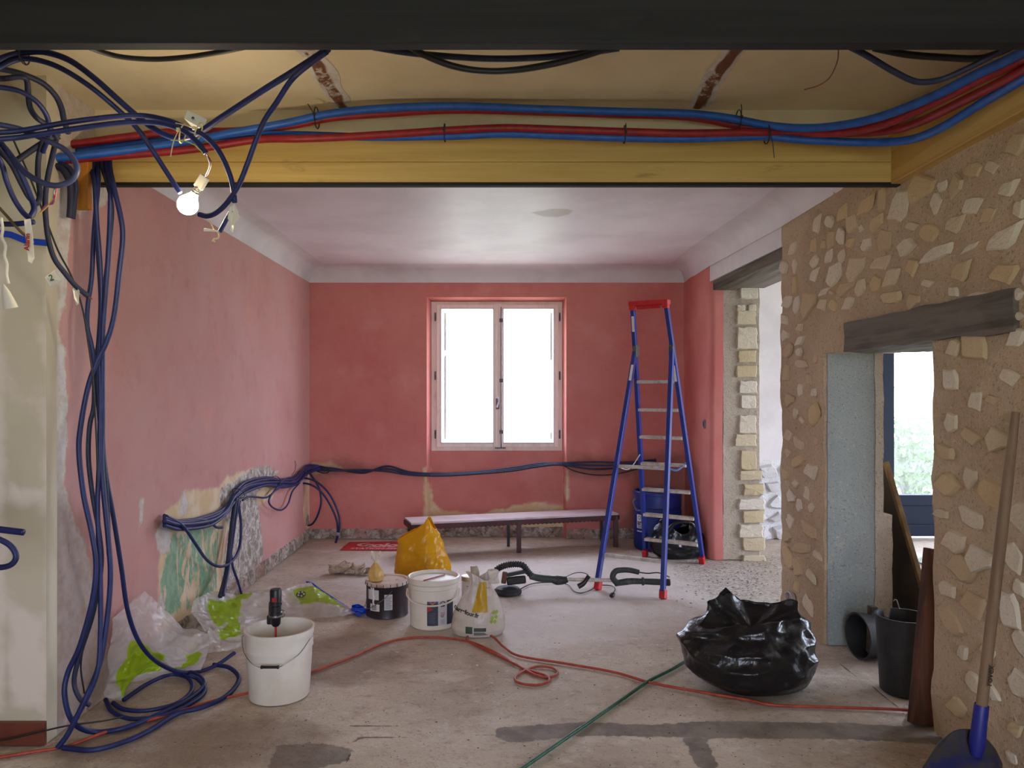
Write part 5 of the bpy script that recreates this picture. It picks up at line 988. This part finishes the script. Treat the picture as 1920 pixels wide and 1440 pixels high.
put_text('lettering', 'ard', lambda x, y: fu(x, .262+y, .003), mat('navy_print', S(20, 28, 70), .5), UD, .075, .002)
arc('logo_ring', fu, -.02, .335, .02, .006, mat('navy_print', S(20, 28, 70), .5), UD)
for k in range(3): cyl_patch('print_line', fu, -.045, .03, .232+.009*k, .236+.009*k, mat('navy_print', S(20, 28, 70), .5), UD, 5, .0022)
fh = on_cyl(ux, uy, UR, -1.2); MB().tube([fh(0, .52, .01), fh(-.01, .50, .035), fh(0, .45, .03), fh(.02, .40, .01)], .010, 8).build('handle', mat('grey_handle', S(96, 100, 110), .5), UD, smooth=True)
# ================================================================== ladder
LD = empty('step_ladder', (1.24, 6.6, 0), 'tall blue step ladder with aluminium treads and red top cap and feet', 'ladder')
M_LB = mat('blue_lacquered_rail', S(22, 46, 132), .35, c2=S(70, 90, 160), vs_=26, lo=.66, hi=.74); M_ALU = mat('worn_aluminium', S(206, 200, 192), .5, .1, c2=S(172, 164, 156), vs_=16); M_RED = mat('red_ladder_plastic', S(196, 28, 36), .4, c2=S(176, 22, 30), vs_=16)
fl, fr, bl, br_ = FL(1120, 1106), FL(1243, 1123), FL(1210, 1043), FL(1317, 1056)
Wd = (br_-bl).normalized(); bm = (bl+br_)/2; fm = (fl+fr)/2
pv = bm.lerp(fm, .5); pv.z = 2.0; tp = bm+(pv-bm)*1.195
pl_, pr_ = pv-Wd*.168, pv+Wd*.168; tl_, tr_ = tp-Wd*.152, tp+Wd*.152
up = Vector((0, 0, 1)); dep = (bm-fm).normalized()
def rail(a, b, nm_='rail', w_=.034, h_=.062): return MB().bar(a, b, w_, h_, dep).build(nm_, M_LB, LD, bevel=.004)
rail(bl+up*.06, tl_); rail(br_+up*.06, tr_); rail(fl+up*.06, pl_-Wd*.002); rail(fr+up*.06, pr_+Wd*.002)
for p, q in ((bl, pl_), (br_, pr_), (fl, pl_), (fr, pr_)):
    d = (q-p).normalized(); MB().bar(p, p+d*.075, .050, .074, dep).build('rubber_foot', M_RED, LD, bevel=.008)
for a in (pl_, pr_): MB().bar(a-up*.075, a+up*.045, .046, .080, dep).build('hinge_bracket', mat('grey_hinge', S(86, 86, 82), .5, c2=S(60, 58, 56), vs_=30), LD, bevel=.014)
cap = MB().bar(tl_-Wd*.03, tr_+Wd*.03, .075, .045, (0, 0, 1)).build('top_cap', M_RED, LD, bevel=.008)
for a in (tl_, tr_): MB().bar(a-up*.055, a+up*.005, .052, .075, dep).build('cap_socket', M_RED, cap, bevel=.008)
MB().bar(tl_+Wd*.04-up*.035, tr_-Wd*.05-up*.035, .03, .03).build('cap_lip', M_RED, cap, bevel=.004)
for k in range(7):
    z = .185+k*.254; f_ = z/2.0; a, b = bl.lerp(pl_, f_), br_.lerp(pr_, f_)
    t_ = MB().bar(a+Wd*.012, b-Wd*.012, .085, .026, up).build('tread', M_ALU, LD, bevel=.003)
    for q in (-.028, -.009, .009, .028): MB().bar(a+Wd*.015+dep*q+up*.013, b-Wd*.015+dep*q+up*.013, .006, .005, up).build('tread_rib', M_ALU, t_)
for z in (.27, .985):
    f_ = z/2.0; a, b = fl.lerp(pl_, f_), fr.lerp(pr_, f_); MB().bar(a, b, .03, .028, up).build('cross_brace', M_ALU, LD, bevel=.003)
M_STK = mat('white_sticker', S(220, 214, 214), .5)
def sticker(p, q, f0, f1, side=1):
    a, b = p.lerp(q, f0), p.lerp(q, f1); o = -dep*.036+Wd*.004*side; MB().bar(a+o, b+o, .022, .001, dep).build('sticker', M_STK, LD)
sticker(bl, tl_, .90, .955); sticker(br_, pr_, .855, .925); sticker(fl, pl_, .86, .93)
MB().tube([bl.lerp(pl_, .52), bl.lerp(pl_, .50).lerp(fl.lerp(pl_, .49), .5)-up*.06, fl.lerp(pl_, .49)], .004, 6).build('spreader_strap', mat('pale_strap', S(190, 186, 190), .6), LD, smooth=True); MB().tube([br_.lerp(pr_, .49)-Wd*.01, br_.lerp(pr_, .455)-Wd*.09-dep*.08, br_.lerp(pr_, .46)-Wd*.16-dep*.1], .010, 6).build('spreader_strap', mat('pale_blue_strap', S(110, 130, 190), .5), LD, smooth=True)
# ================================================================== bench
BN = empty('bench', (0.05, 7.7, 0), 'long low bench with pale top and dark red metal frame under the window', 'bench')
M_MAR = mat('maroon_metal', S(70, 26, 28), .45, c2=S(52, 20, 22), vs_=12); M_BTOP = mat('pale_bench_laminate', S(206, 190, 196), .35, c2=S(186, 166, 168), vs_=7, stretch=(.5, 3, 3))
a, b, c, d = Vector((-.993, 7.24, 0)), Vector((1.10, 7.83, 0)), Vector((.99, 8.14, 0)), Vector((-1.10, 7.56, 0)); bz = .353
MB().prism([v+up*(bz-.022) for v in (a, b, c, d)], (0, 0, .022)).build('bench_top', M_BTOP, BN, bevel=.003)
along = (b-a).normalized(); acr = (d-a).normalized()
for p, q, nm_ in ((a, b, 'front_rail'), (d, c, 'rear_rail'), (a, d, 'end_rail'), (b, c, 'end_rail')): MB().bar(p+up*(bz-.045), q+up*(bz-.045), .028, .046).build(nm_, M_MAR, BN, bevel=.003)
mb = MB(); Lb = (b-a).length
for k in range(46): mb.bar(a+along*(.05+k*.0455)+up*(bz-.068), a+along*(.072+k*.0455)+up*(bz-.068), .026, .012)
mb.build('perforated_edge', M_MAR, BN)
for s_, nm_ in ((.02, 'leg'), (.5, 'leg'), (.985, 'leg')):
    for q in (0, 1):
        p = a.lerp(b, s_) if q == 0 else d.lerp(c, s_)
        MB().bar(p-Vector((0, 0, 0)), p+up*(bz-.03), .048 if q == 0 else .03, .03, (0, 1, 0)).build('leg', M_MAR if q == 0 else mat('black_angle_iron', S(30, 26, 28), .5), BN, bevel=.003)
# red sign on the floor
M_SGN = mat('red_sign', S(190, 34, 44), .5); M_SGW = mat('sign_white', S(222, 176, 172), .5)
s0, s1, s2, s3 = FL(637, 1032), FL(800, 1032.5), FL(790, 1016), FL(655, 1017)
SG = empty('sign_panel', tuple((s0+s2)/2), 'flat red sign with pale lettering lying on the floor behind the yellow bag', 'sign')
MB().prism([s0+up*.002, s1+up*.002, s2+up*.002, s3+up*.002], (0, 0, .004)).build('panel', M_SGN, SG)
su = (s1-s0).normalized()
def sg(x, y): o_ = s0.lerp(s3, .0); return s0+su*x+(s3-s0)*y/((s3-s0).length)*1.0+up*.008
put_text('lettering', 'colo', lambda x, y: sg(.20+x*.78, .15+y), M_SGW, SG, .26, .012, .1, center=False); put_text('lettering', 'STATION-SER', lambda x, y: sg(.10+x*.78, .03+y), M_SGW, SG, .105, .004, 0, center=False)
V = []
for k in range(17):
    t_ = k/16; aa = .5*PI+PI*t_; V += [sg(.24+.13*math.cos(aa)+.02*t_, .25+.10*math.sin(aa)), sg(.24+.085*math.cos(aa)+.02*t_, .25+.065*math.sin(aa))]
MB().add(V, [(2*i, 2*i+1, 2*i+3, 2*i+2) for i in range(16)]).build('swoosh', M_SGW, SG)
# ================================================================== gloves
M_GLV = mat('beige_work_glove', S(206, 190, 172), .85, c2=S(170, 150, 132), vs_=18, bump=.4, bs=60)
for k, (gpx, gpy, rot, l) in enumerate(((640, 1075, .4, 'crumpled beige work glove on the floor, left of the pair'), (673, 1076, 2.6, 'crumpled beige work glove on the floor, beside the paint can'))):
    gc = FL(gpx, gpy); G = empty('work_glove', tuple(gc), l, 'glove', 'work gloves'); cs, sn = math.cos(rot), math.sin(rot)
    def T(x, y, z): return gc+Vector((x*cs-y*sn, x*sn+y*cs, z))
    def pf(th, t):
        z = .012+.052*math.sin(PI*t)**.7*(1+.3*math.sin(th*2)) if 0 < t < 1 else .004; r = ip(t, [0, .3, .7, 1], [.05, .07, .06, .01]); p = T(r*1.3*math.cos(th), r*math.sin(th), z); d = .02*crease(p, 13, k)+.012*crease(p, 30, k); p += Vector((math.cos(th), math.sin(th), .9))*d; p.z = max(p.z, .002); return p
    bagloft('palm', pf, 40, 20, M_GLV, G)
    for j in range(4):
        y = -.05+j*.034; MB().tube([T(.05, y, .03), T(.10, y*1.2, .042+.006*j), T(.135-.012*abs(j-1.5), y*1.3+.01, .028), T(.145-.012*abs(j-1.5), y*1.35+.018, .014)], [.016, .016, .014, .009], 8, .008).build('finger', M_GLV, G, smooth=True)
    MB().tube([T(.0, .06, .03), T(.03, .095, .035), T(.065, .105, .02)], [.018, .016, .010], 8, .008).build('thumb', M_GLV, G, smooth=True); MB().lathe([(.05, 0), (.056, .03), (.052, .06), (.045, .05), (.04, 0)], T(-.045, 0, .034), 18, T(-1, 0, .1)-T(0, 0, 0), (1, .55)).build('cuff', M_GLV, G, smooth=True)
# ================================================================== long-reach sander
SN = empty('wall_sander', tuple(FL(1070, 1108)), 'dusty dark green long-reach wall sander with hose lying on the floor', 'sander')
M_SG = mat('dusty_dark_green', S(52, 62, 58), .6, c2=S(92, 94, 90), vs_=14, lo=.5, hi=.75); M_SK = mat('dusty_black_rubber', S(40, 40, 42), .65, c2=S(80, 78, 76), vs_=14, lo=.55, hi=.75)
YS = 5.98
hc = Vector((P(952, 0, YS).x, YS, 0)); MB().lathe([(0, .006), (.108, .006), (.112, .012), (.112, .03), (.100, .036), (.09, .05), (.05, .06), (0, .062)], hc, 36).build('sanding_disc', M_SK, SN, smooth=True, angle=35)
MB().bar(P(944, 1094, YS), P(947, 1072, YS), .03, .04).build('gearbox', mat('rusty_brown_gear', S(104, 66, 50), .6), SN, bevel=.008); MB().bar(P(950, 1090, YS), P(986, 1086, YS), .05, .06).build('head_housing', M_SK, SN, bevel=.012); MB().bar(P(950, 1078, YS+.03), P(990, 1070, YS), .045, .03).build('head_arm', M_SG, SN, bevel=.008)
hp = [P(922, 1088, YS-.02), P(928, 1072, YS), P(942, 1062, YS), P(962, 1058, YS), P(980, 1060, YS), P(990, 1072, YS), P(1000, 1083, YS)]
path, s = resample(catmull([tuple(q) for q in hp], 14), .0045); Vt, Ft, kk, mm = tube_np(path, .027, 14, np.where((np.arange(len(path))//2) % 2 == 0, 1.0, .80)); MB().add(Vt, Ft).build('dust_hose', M_SK, SN, smooth=True, angle=25)
MB().tube([P(994, 1080, YS), P(1012, 1084, YS), P(1036, 1086, YS)], [.026, .029, .027], 14, .01).build('grip_sleeve', M_SG, SN, smooth=True); MB().tube([P(1034, 1086, YS), P(1044, 1088, YS), P(1056, 1088, YS), P(1064, 1086, YS)], [.026, .038, .034, .024], 14, .01).build('swivel_joint', M_SK, SN, smooth=True)
MB().tube([P(1060, 1086, YS), P(1150, 1088, YS-.02)], .016, 12, curve=False).build('extension_pole', M_ALU, SN, smooth=True)
MB().tube([P(1084, 1100, YS-.03), P(1094, 1094, YS-.03), P(1100, 1086, YS-.03), P(1104, 1080, YS-.03)], [.022, .02, .016, .018], 10, .01).build('side_grip', M_BLK, SN, smooth=True)
MB().tube([P(1152, 1094, 5.96), P(1180, 1090, 5.95), P(1200, 1090, 5.94), P(1230, 1091, 5.93), P(1250, 1092, 5.92)], [.024, .027, .023, .026, .024], 14, .01).build('motor_tube', M_SG, SN, smooth=True); MB().lathe([(.026, 0), (.032, .004), (.032, .016), (.026, .02)], P(1203, 1090, 5.94), 18, (1, 0, 0)).build('locking_ring', M_SG, SN, smooth=True); MB().lathe([(.024, 0), (.028, .005), (.028, .035), (.022, .04), (.018, .04)], P(1247, 1092, 5.92), 16, (1, 0, 0)).build('hose_port', M_SK, SN, smooth=True)
MB().tube([P(1158, 1095, 5.95), P(1149, 1083, 5.95), P(1153, 1072, 5.95), P(1163, 1069, 5.95), P(1180, 1069, 5.95), P(1198, 1073, 5.95)], [.024, .024, .024, .022, .022, .02], 12, .01).build('loop_handle', M_SG, SN, smooth=True)
MB().tube([P(1198, 1073, 5.95), P(1215, 1075, 5.95), P(1235, 1074, 5.97), P(1255, 1082, 6.0)], .005, 7).build('power_cable', M_BLK, SN, smooth=True)
MB().tube([FL(976, 1104, .008), FL(1000, 1094, .008), FL(1040, 1092, .01), FL(1064, 1096, .008), FL(1076, 1108, .008), FL(1090, 1112, .008), FL(1108, 1106, .008), FL(1120, 1098, .008), FL(1145, 1098, .008), FL(1153, 1104, .008), FL(1150, 1112, .01)], .0045, 7).build('power_cable', M_BLK, SN, smooth=True); MB().lathe([(0, 0), (.016, .002), (.02, .02), (.014, .04), (.006, .05)], FL(1146, 1118, .022), 14, (.4, .6, .2)).build('plug', M_BLK, SN, smooth=True)
MB().tube([FL(1060, 1082, .06), FL(1080, 1074, .06), FL(1100, 1076, .05), FL(1110, 1090, .02)], .0035, 6).build('power_cable', M_BLK, SN, smooth=True)
# ================================================================== black mason buckets, planks and shovel
M_RUBB = mat('grey_black_rubber', S(38, 38, 40), .6, c2=S(58, 56, 54), vs_=8, lo=.5, hi=.8)
def mbucket(label, c, r0, r1, h, axis=(0, 0, 1), notch=None):
    E_ = empty('mason_bucket', (c[0], c[1], 0), label, 'bucket', 'black mason buckets'); mb = MB(); n_ = 64; q = Vector(axis).normalized().to_track_quat('Z', 'Y'); C = Vector(c); V = []
    prof = [(0, 0), (r0-.01, 0), (r0, .01), (r0+(r1-r0)*.5, h*.5), (r1, h-.03), (r1+.004, h), (r1-.006, h), (r1-.008, h-.03), (r0-.008, .012), (0, .012)]
    for (r, z) in prof:
        for k in range(n_):
            a = 2*PI*k/n_; zz = z
            if notch and z > h-.035 and abs((a-notch+PI) % (2*PI)-PI) < .17: zz = z-.065
            V.append(C+q @ Vector((r*math.cos(a), r*math.sin(a), zz)))
    mb.add(V, [(i*n_+k, i*n_+(k+1) % n_, (i+1)*n_+(k+1) % n_, (i+1)*n_+k) for i in range(len(prof)-1) for k in range(n_)]); mb.build('body', M_RUBB, E_, smooth=True, angle=35)
    return E_
mk = mbucket('black rubber mason bucket with notched rim, front one in the small doorway', (2.10, 4.02, 0), .118, .138, .41, notch=-PI/2+.2)
MB().tube([P(1675, 1127, 4.1), P(1680, 1124, 4.1), P(1686, 1142, 4.1)], .004, 6).build('handle_end', M_WIRE, mk, smooth=True)
mbucket('black bucket lying on its side against the cement jamb of the small doorway', (2.28, 4.54, .137), .11, .135, .20, axis=(-1, -.12, 0))
cb = FL(1633, 1231); mb = MB(); mb.bar(cb, cb+Vector((.01, 0, .31)), .055, .04); tag(mb.build('scrap_board', mat('dirty_grey_board', S(104, 98, 92), .85, c2=S(60, 54, 50), vs_=8), bevel=.004, loc=tuple(cb)), 'short dirty upright board between the two black buckets', 'board')
# leaning panel and plank
e1, e2 = Vector((2.53, 4.92, 1.33)), Vector((2.36, 4.10, .0))
t0 = P(1657, 868, 4.95); t1 = P(1735, 1135, 4.55); dirn = (t1-t0).normalized(); bt = t1+dirn*(t1.z/(-dirn.z)) if dirn.z < 0 else t1
LB = empty('leaning_board', tuple(bt), 'tall dark board leaning on the back of the stone wall beyond the doorway', 'board')
MB().prism([t0, bt, Vector((bt.x-.07, bt.y+.75, 0)), Vector((t0.x+.0, t0.y+.35, .75))], (.02, .007, .007)).build('face', mat('dark_formwork_board', S(58, 48, 38), .8, c2=S(40, 33, 27), vs_=5), LB)
MB().bar(t0+Vector((.014, 0, .004)), bt+Vector((.014, 0, .004)), .03, .034, (0, 1, 0)).build('edge_strip', m_wood('panel_edge_wood', S(132, 106, 72), S(100, 78, 52), S(60, 46, 32), 'Z', .8), LB, bevel=.003)
q0, q1 = Vector((P(1727, 0, 3.62).x, 3.62, .0)), P(1757, 1030, 3.72)
tag(MB().bar(q0, q1, .05, .12, (1, .2, 0)).build('leaning_plank', m_wood('dark_red_plank', S(96, 60, 44), S(64, 42, 34), S(40, 28, 24), 'Z', .8), bevel=.004, loc=tuple(q0)), 'dark reddish plank leaning in the near side of the small doorway', 'plank')
q0, q1 = Vector((P(1748, 0, 3.56).x+.02, 3.60, .0)), P(1768, 1040, 3.68)
tag(MB().bar(q0+Vector((.03, .03, 0)), q1+Vector((.05, .03, 0)), .12, .03, (1, .2, 0)).build('leaning_plank', mat('black_board', S(24, 22, 22), .7), bevel=.004, loc=tuple(q0)), 'black board behind the reddish plank in the small doorway', 'plank')
SH = empty('shovel', (1.80, 2.75, 0), 'shovel with wooden handle and dirty blue blade leaning on the stone wall', 'shovel')
ha, hb = P(1838, 1345, 2.90), P(1904, 778, 2.88)
M_HND = m_wood('shovel_ash_handle', S(128, 104, 80), S(108, 86, 66), S(84, 64, 48), 'Z', .65)
hd = (hb-ha).normalized(); MB().tube([ha, hb, hb+hd*.012], [.0205, .0205, .0205, .0205, .019, .014], 18, .02, curve=True).build('handle', M_HND, SH, smooth=True)
M_SHB = mat('dirty_blue_steel', S(24, 32, 90), .5, c2=S(58, 56, 58), vs_=6, lo=.36, hi=.5)
MB().lathe([(.0245, .04), (.026, .035), (.027, -.06), (.03, -.11), (.02, -.16)], ha+hd*.01, 20, hd).build('socket', mat('blue_socket', S(28, 34, 120), .45), SH, smooth=True)
ctrl = [[P(1760, 1392, 2.93), P(1795, 1368, 2.95), P(1833, 1372, 2.95), P(1862, 1400, 2.92), P(1876, 1425, 2.88)],
        [P(1742, 1420, 2.86), P(1785, 1405, 2.91), P(1828, 1405, 2.92), P(1862, 1420, 2.88), P(1880, 1440, 2.83)],
        [P(1715, 1465, 2.78), P(1765, 1460, 2.83), P(1815, 1460, 2.84), P(1855, 1470, 2.82), P(1880, 1490, 2.76)],
        [FL(1690, 1535, .02), FL(1740, 1545, .006), FL(1800, 1555, .004), FL(1850, 1560, .006), FL(1885, 1560, .02)]]
def sheet(ctrl, ku=10, kv=10):
    R = [catmull([tuple(p) for p in row], kv) for row in ctrl]; m_ = len(R[0]); C = [catmull([tuple(R[i][j]) for i in range(len(R))], ku) for j in range(m_)]
    nu = len(C[0]); V = [C[j][i] for i in range(nu) for j in range(m_)]; F = [(i*m_+j, i*m_+j+1, (i+1)*m_+j+1, (i+1)*m_+j) for i in range(nu-1) for j in range(m_-1)]; return V, F, nu, m_
V, F, _, _ = sheet(ctrl); MB().add(V, F).build('blade', M_SHB, SH, smooth=True, angle=0, solid=.004)
aa = Vector((0, -1, 0)); uu_ = hd; rt = hd.cross(aa).normalized(); c0 = P(1848, 1262, 2.89)
put_text('lettering', 'rovex', lambda x, y: c0+uu_*(x)+(-rt if rt.x < 0 else rt)*(-(y-.012))*-1*-1+Vector((0, -.0245+.35*abs(y-.012)*0, 0)), mat('handle_print', S(40, 32, 26), .7), SH, .034, .0008)
# ================================================================== crumpled insulation film
def lin(ctrl, ku, kv):                               # folded sheet: straight facets between the control points
    A = np.array([[tuple(p) for p in row] for row in ctrl]); nr, nc = A.shape[:2]; us = np.linspace(0, nr-1, ku*(nr-1)+1); vs_ = np.linspace(0, nc-1, kv*(nc-1)+1); V = []
    for u in us:
        i = min(int(u), nr-2); f = u-i
        for v in vs_:
            j = min(int(v), nc-2); g = v-j; f2 = f*f*(3-2*f)*.35+f*.65; g2 = g*g*(3-2*g)*.35+g*.65
            V.append(A[i, j]*(1-f2)*(1-g2)+A[i+1, j]*f2*(1-g2)+A[i, j+1]*(1-f2)*g2+A[i+1, j+1]*f2*g2)
    nu, nv = len(us), len(vs_); return V, [(i*nv+j, i*nv+j+1, (i+1)*nv+j+1, (i+1)*nv+j) for i in range(nu-1) for j in range(nv-1)], nu, nv
def film(name, label, ctrl, seed, prints, ku=16, kv=16, amp=.02, mats=None, extra=None):
    V, F, nu, nv = lin(ctrl, ku, kv); E_ = empty(name, tuple(ctrl[-1][0]) if ctrl[-1][0].z < .1 else (ctrl[-1][0].x, ctrl[-1][0].y, 0), label, 'plastic film', 'crumpled insulation wrappers'); W = []; A = []
    for k, v in enumerate(V):
        v = Vector(v); i, j = divmod(k, nv); u_, v_ = i/(nu-1), j/(nv-1)
        v += Vector((.3, -.7, .5))*(amp*crease(v, 6, seed)+amp*.7*crease(v, 13, seed+3)+amp*.35*crease(v, 27, seed+3)); v.z = max(v.z, .004)
        if v.x < xw(v.y)+.012: v.x = xw(v.y)+.012
        W.append(v); A.append((u_, v_))
    A = np.array(A); pr = sdfs(A, prints)+.05*np.array([nz(a*7, b*7, seed) for a, b in A])
    MB().add(W, F).build('wrapper', mats or FILM, E_, smooth=True, angle=0, attrs={'ink': pr}); return E_, W, nu, nv
FILM = m_film('wrapper_film', S(230, 226, 226), .66, .2, 'ink', S(168, 204, 20), 22, .3, .35)
def c4(rows): return [[P(a, b, Y) if Y else FL(a, b, .01) for (a, b, Y) in r] for r in rows]
F1 = c4([[(212, 1165, 4.02), (272, 1112, 4.25), (300, 1138, 4.35), (345, 1180, 4.4), (366, 1184, 4.45)],
         [(208, 1210, 3.98), (262, 1175, 4.15), (305, 1190, 4.2), (360, 1200, 4.25), (392, 1190, 4.3)],
         [(198, 1260, 3.95), (250, 1230, 4.05), (300, 1228, 4.12), (350, 1235, 4.16), (392, 1212, 4.25)],
         [(186, 1290, 3.95), (235, 1275, 4.02), (280, 1252, 4.12), (345, 1255, 4.2), (385, 1240, 4.3)],
         [(200, 1312, 3.92), (232, 1316, 3.9), (238, 1285, 4.05), (330, 1262, 4.25), (376, 1258, 4.3)]])
film('plastic_wrapper', 'crumpled translucent wrapper with lime print propped against the left wall', F1, 3, [[(.35, .18), (.5, .55), (.85, .62), (.9, .4), (.95, .2), (.7, .15)], [(.45, .72), (.6, .95), (.8, .9), (.85, .66), (.62, .78)]], amp=.03)
F2 = c4([[(362, 1130, 4.9), (395, 1110, 5.2), (440, 1118, 5.35), (500, 1112, 5.45), (548, 1108, 5.55)],
         [(358, 1150, 4.85), (392, 1150, 5.0), (440, 1135, 5.2), (505, 1132, 5.35), (560, 1130, 5.4)],
         [(385, 1185, 4.75), (410, 1180, 4.85), (450, 1165, 5.05), (510, 1155, 5.25), (566, 1150, 5.35)],
         [(392, 1180, 4.7), (415, 1200, 4.75), (455, 1190, 4.9), (515, 1168, 5.2), (570, 1158, 5.3)],
         [(375, 1230, None), (410, 1225, None), (450, 1215, None), (520, 1180, None), (575, 1165, None)]])
film('plastic_wrapper', 'crumpled wrapper with lime print in the middle, behind the white bucket', F2, 8, [[(.1, .22), (.1, .55), (.45, .55), (.5, .25)], [(.0, .5), (.0, .62), (.2, .6)], [(.4, .45), (.75, .5), (.8, .25), (.6, .2)]], amp=.03)
F3 = c4([[(520, 1112, 5.55), (560, 1098, 5.75), (582, 1092, 5.8), (610, 1112, 5.75), (640, 1130, 5.7)],
         [(515, 1128, 5.5), (560, 1116, 5.6), (590, 1112, 5.6), (620, 1124, 5.6), (652, 1136, 5.55)],
         [(515, 1142, 5.42), (565, 1134, 5.5), (600, 1130, 5.5), (632, 1138, 5.45), (660, 1145, 5.45)],
         [(520, 1160, None), (570, 1160, None), (605, 1160, None), (640, 1157, None), (668, 1150, None)]])
E3, W3, nu3, nv3 = film('plastic_wrapper', 'wrapper with lime print and blue hem, tip lying towards the paint can', F3, 14, [[(.12, .15), (.12, .8), (.62, .86), (.70, .2), (.4, .12)]], amp=.016)
M_HEM = mat('blue_plastic_hem', S(24, 70, 190), .3); MB().tube([P(574, 1091, 5.78), P(585, 1094, 5.77), P(600, 1106, 5.72), P(622, 1120, 5.64), P(646, 1136, 5.55), P(662, 1148, 5.44), FL(674, 1152, .02)], [.006, .009, .008, .008, .012, .01, .014], 8, .01).build('blue_hem', M_HEM, E3, smooth=True)
def kn(th, t):
    p = FL(672, 1150, .0)+Vector(((.05-.02*t)*math.cos(th)*1.2, .03*math.sin(th), .045*t)); p += Vector((math.cos(th), math.sin(th), .6))*(.018*crease(p, 22, 4)); p.z = max(p.z, .002); return p
bagloft('hem_knot', kn, 24, 8, M_HEM, E3)
lc = W3[int(nu3*.35)*nv3+int(nv3*.30)]; MB().lathe([(0, .010), (.035, .008)], lc+Vector((0, -.012, 0)), 22, (.1, -.7, .75), (1, .8)).build('round_logo', mat('dark_grey_logo', S(70, 80, 66), .5), E3)
lc2 = lc+Vector((0, -.018, .0)); q = Vector((.1, -.7, .75)).normalized()
for k in range(5): MB().lathe([(0, .013), (.008, .012)], lc+Vector((0, -.012, 0))+Vector((.022*math.cos(k*1.26), .012*math.sin(k*1.26), .012*math.sin(k*1.26))), 8, q).build('logo_dot', mat('pale_logo', S(200, 206, 180), .5), E3)
# ================================================================== wall fittings
c = Vector((1.884, FPX*1.889/(1322-VX), H-(795-VY)/FPX*(FPX*1.889/(1322-VX))))
SO = empty('wall_box', tuple(c), 'small round recessed electrical box in the right pink wall', 'electrical box'); MB().lathe([(.045, -.008), (.045, .010), (.035, .010), (.035, -.006), (0, -.006)], c, 22, (-1, 0, 0)).build('ring', mat('grey_box', S(150, 140, 140), .6), SO, smooth=True, angle=40); MB().lathe([(0, .001), (.034, .001)], c, 22, (-1, 0, 0)).build('recess', mat('recess_shade', S(40, 32, 32), .8), SO)  # flat dark disc paints the shade inside the box
c = RW(1482, 1120, .012); SO = empty('wall_box', tuple(c), 'oval grey plastic sleeve set in the stone pier above the floor', 'electrical box'); MB().lathe([(.055, -.01), (.055, .012), (.042, .016), (.040, -.004), (0, -.004)], c, 24, (-1, 0, 0), (1.35, .8)).build('sleeve', mat('grey_sleeve', S(170, 160, 156), .5), SO, smooth=True, angle=40)
c = LW(547, 880, .02); SO = empty('wire_stub', tuple(c), 'pinkish bare wires sticking out of the left wall near the corner', 'wire')
for k in range(3): MB().tube([c+Vector((0, .004*k, -.06)), c+Vector((.03, .006*k, -.01)), c+Vector((.04, .01*k-.01, .05)), c+Vector((.03, .012*k-.01, .085))], .003, 5).build('strand', mat('pink_strand', S(150, 100, 110), .6), SO, smooth=True)
# ================================================================== loose flakes and grit on the floor (nobody could count them)
RG = random.Random(5)
def scatter(n_, area, smin, smax, name, m, label, cat):
    mb = MB()
    for k in range(n_):
        a = area(); s_ = RG.uniform(smin, smax); th = RG.uniform(0, PI); p = FL(*a, .004); u_ = Vector((math.cos(th), math.sin(th), 0)); v_ = Vector((-math.sin(th), math.cos(th), 0)); q = s_*RG.uniform(.3, .7); h_ = RG.uniform(.1, .45)*s_
        mb.add([p+u_*s_, p+v_*q, p-u_*s_*.8, p-v_*q*.8, p+up*h_], [(0, 1, 4), (1, 2, 4), (2, 3, 4), (3, 0, 4), (3, 2, 1, 0)])
    tag(mb.build(name, m), label, cat, None, 'stuff')
scatter(90, lambda: (RG.triangular(650, 1450, 1100), RG.triangular(1085, 1330, 1160)), .004, .018, 'plaster_flakes', mat('white_flake', S(226, 222, 218), .8), 'white plaster flakes scattered over the middle of the floor', 'flakes')
scatter(420, lambda: (RG.uniform(300, 1700), RG.uniform(1060, 1435)), .003, .009, 'dark_grit', mat('dark_grit', S(80, 64, 52), .9), 'dark grit and crumbs scattered over the concrete floor', 'grit')
scatter(500, lambda: (RG.triangular(1250, 1470, 1420), RG.triangular(1035, 1150, 1060)), .006, .018, 'gravel', mat('pale_gravel', S(150, 138, 118), .9, c2=S(120, 106, 88), vs_=30), 'loose rubble and gravel at the foot of the wide opening', 'gravel')
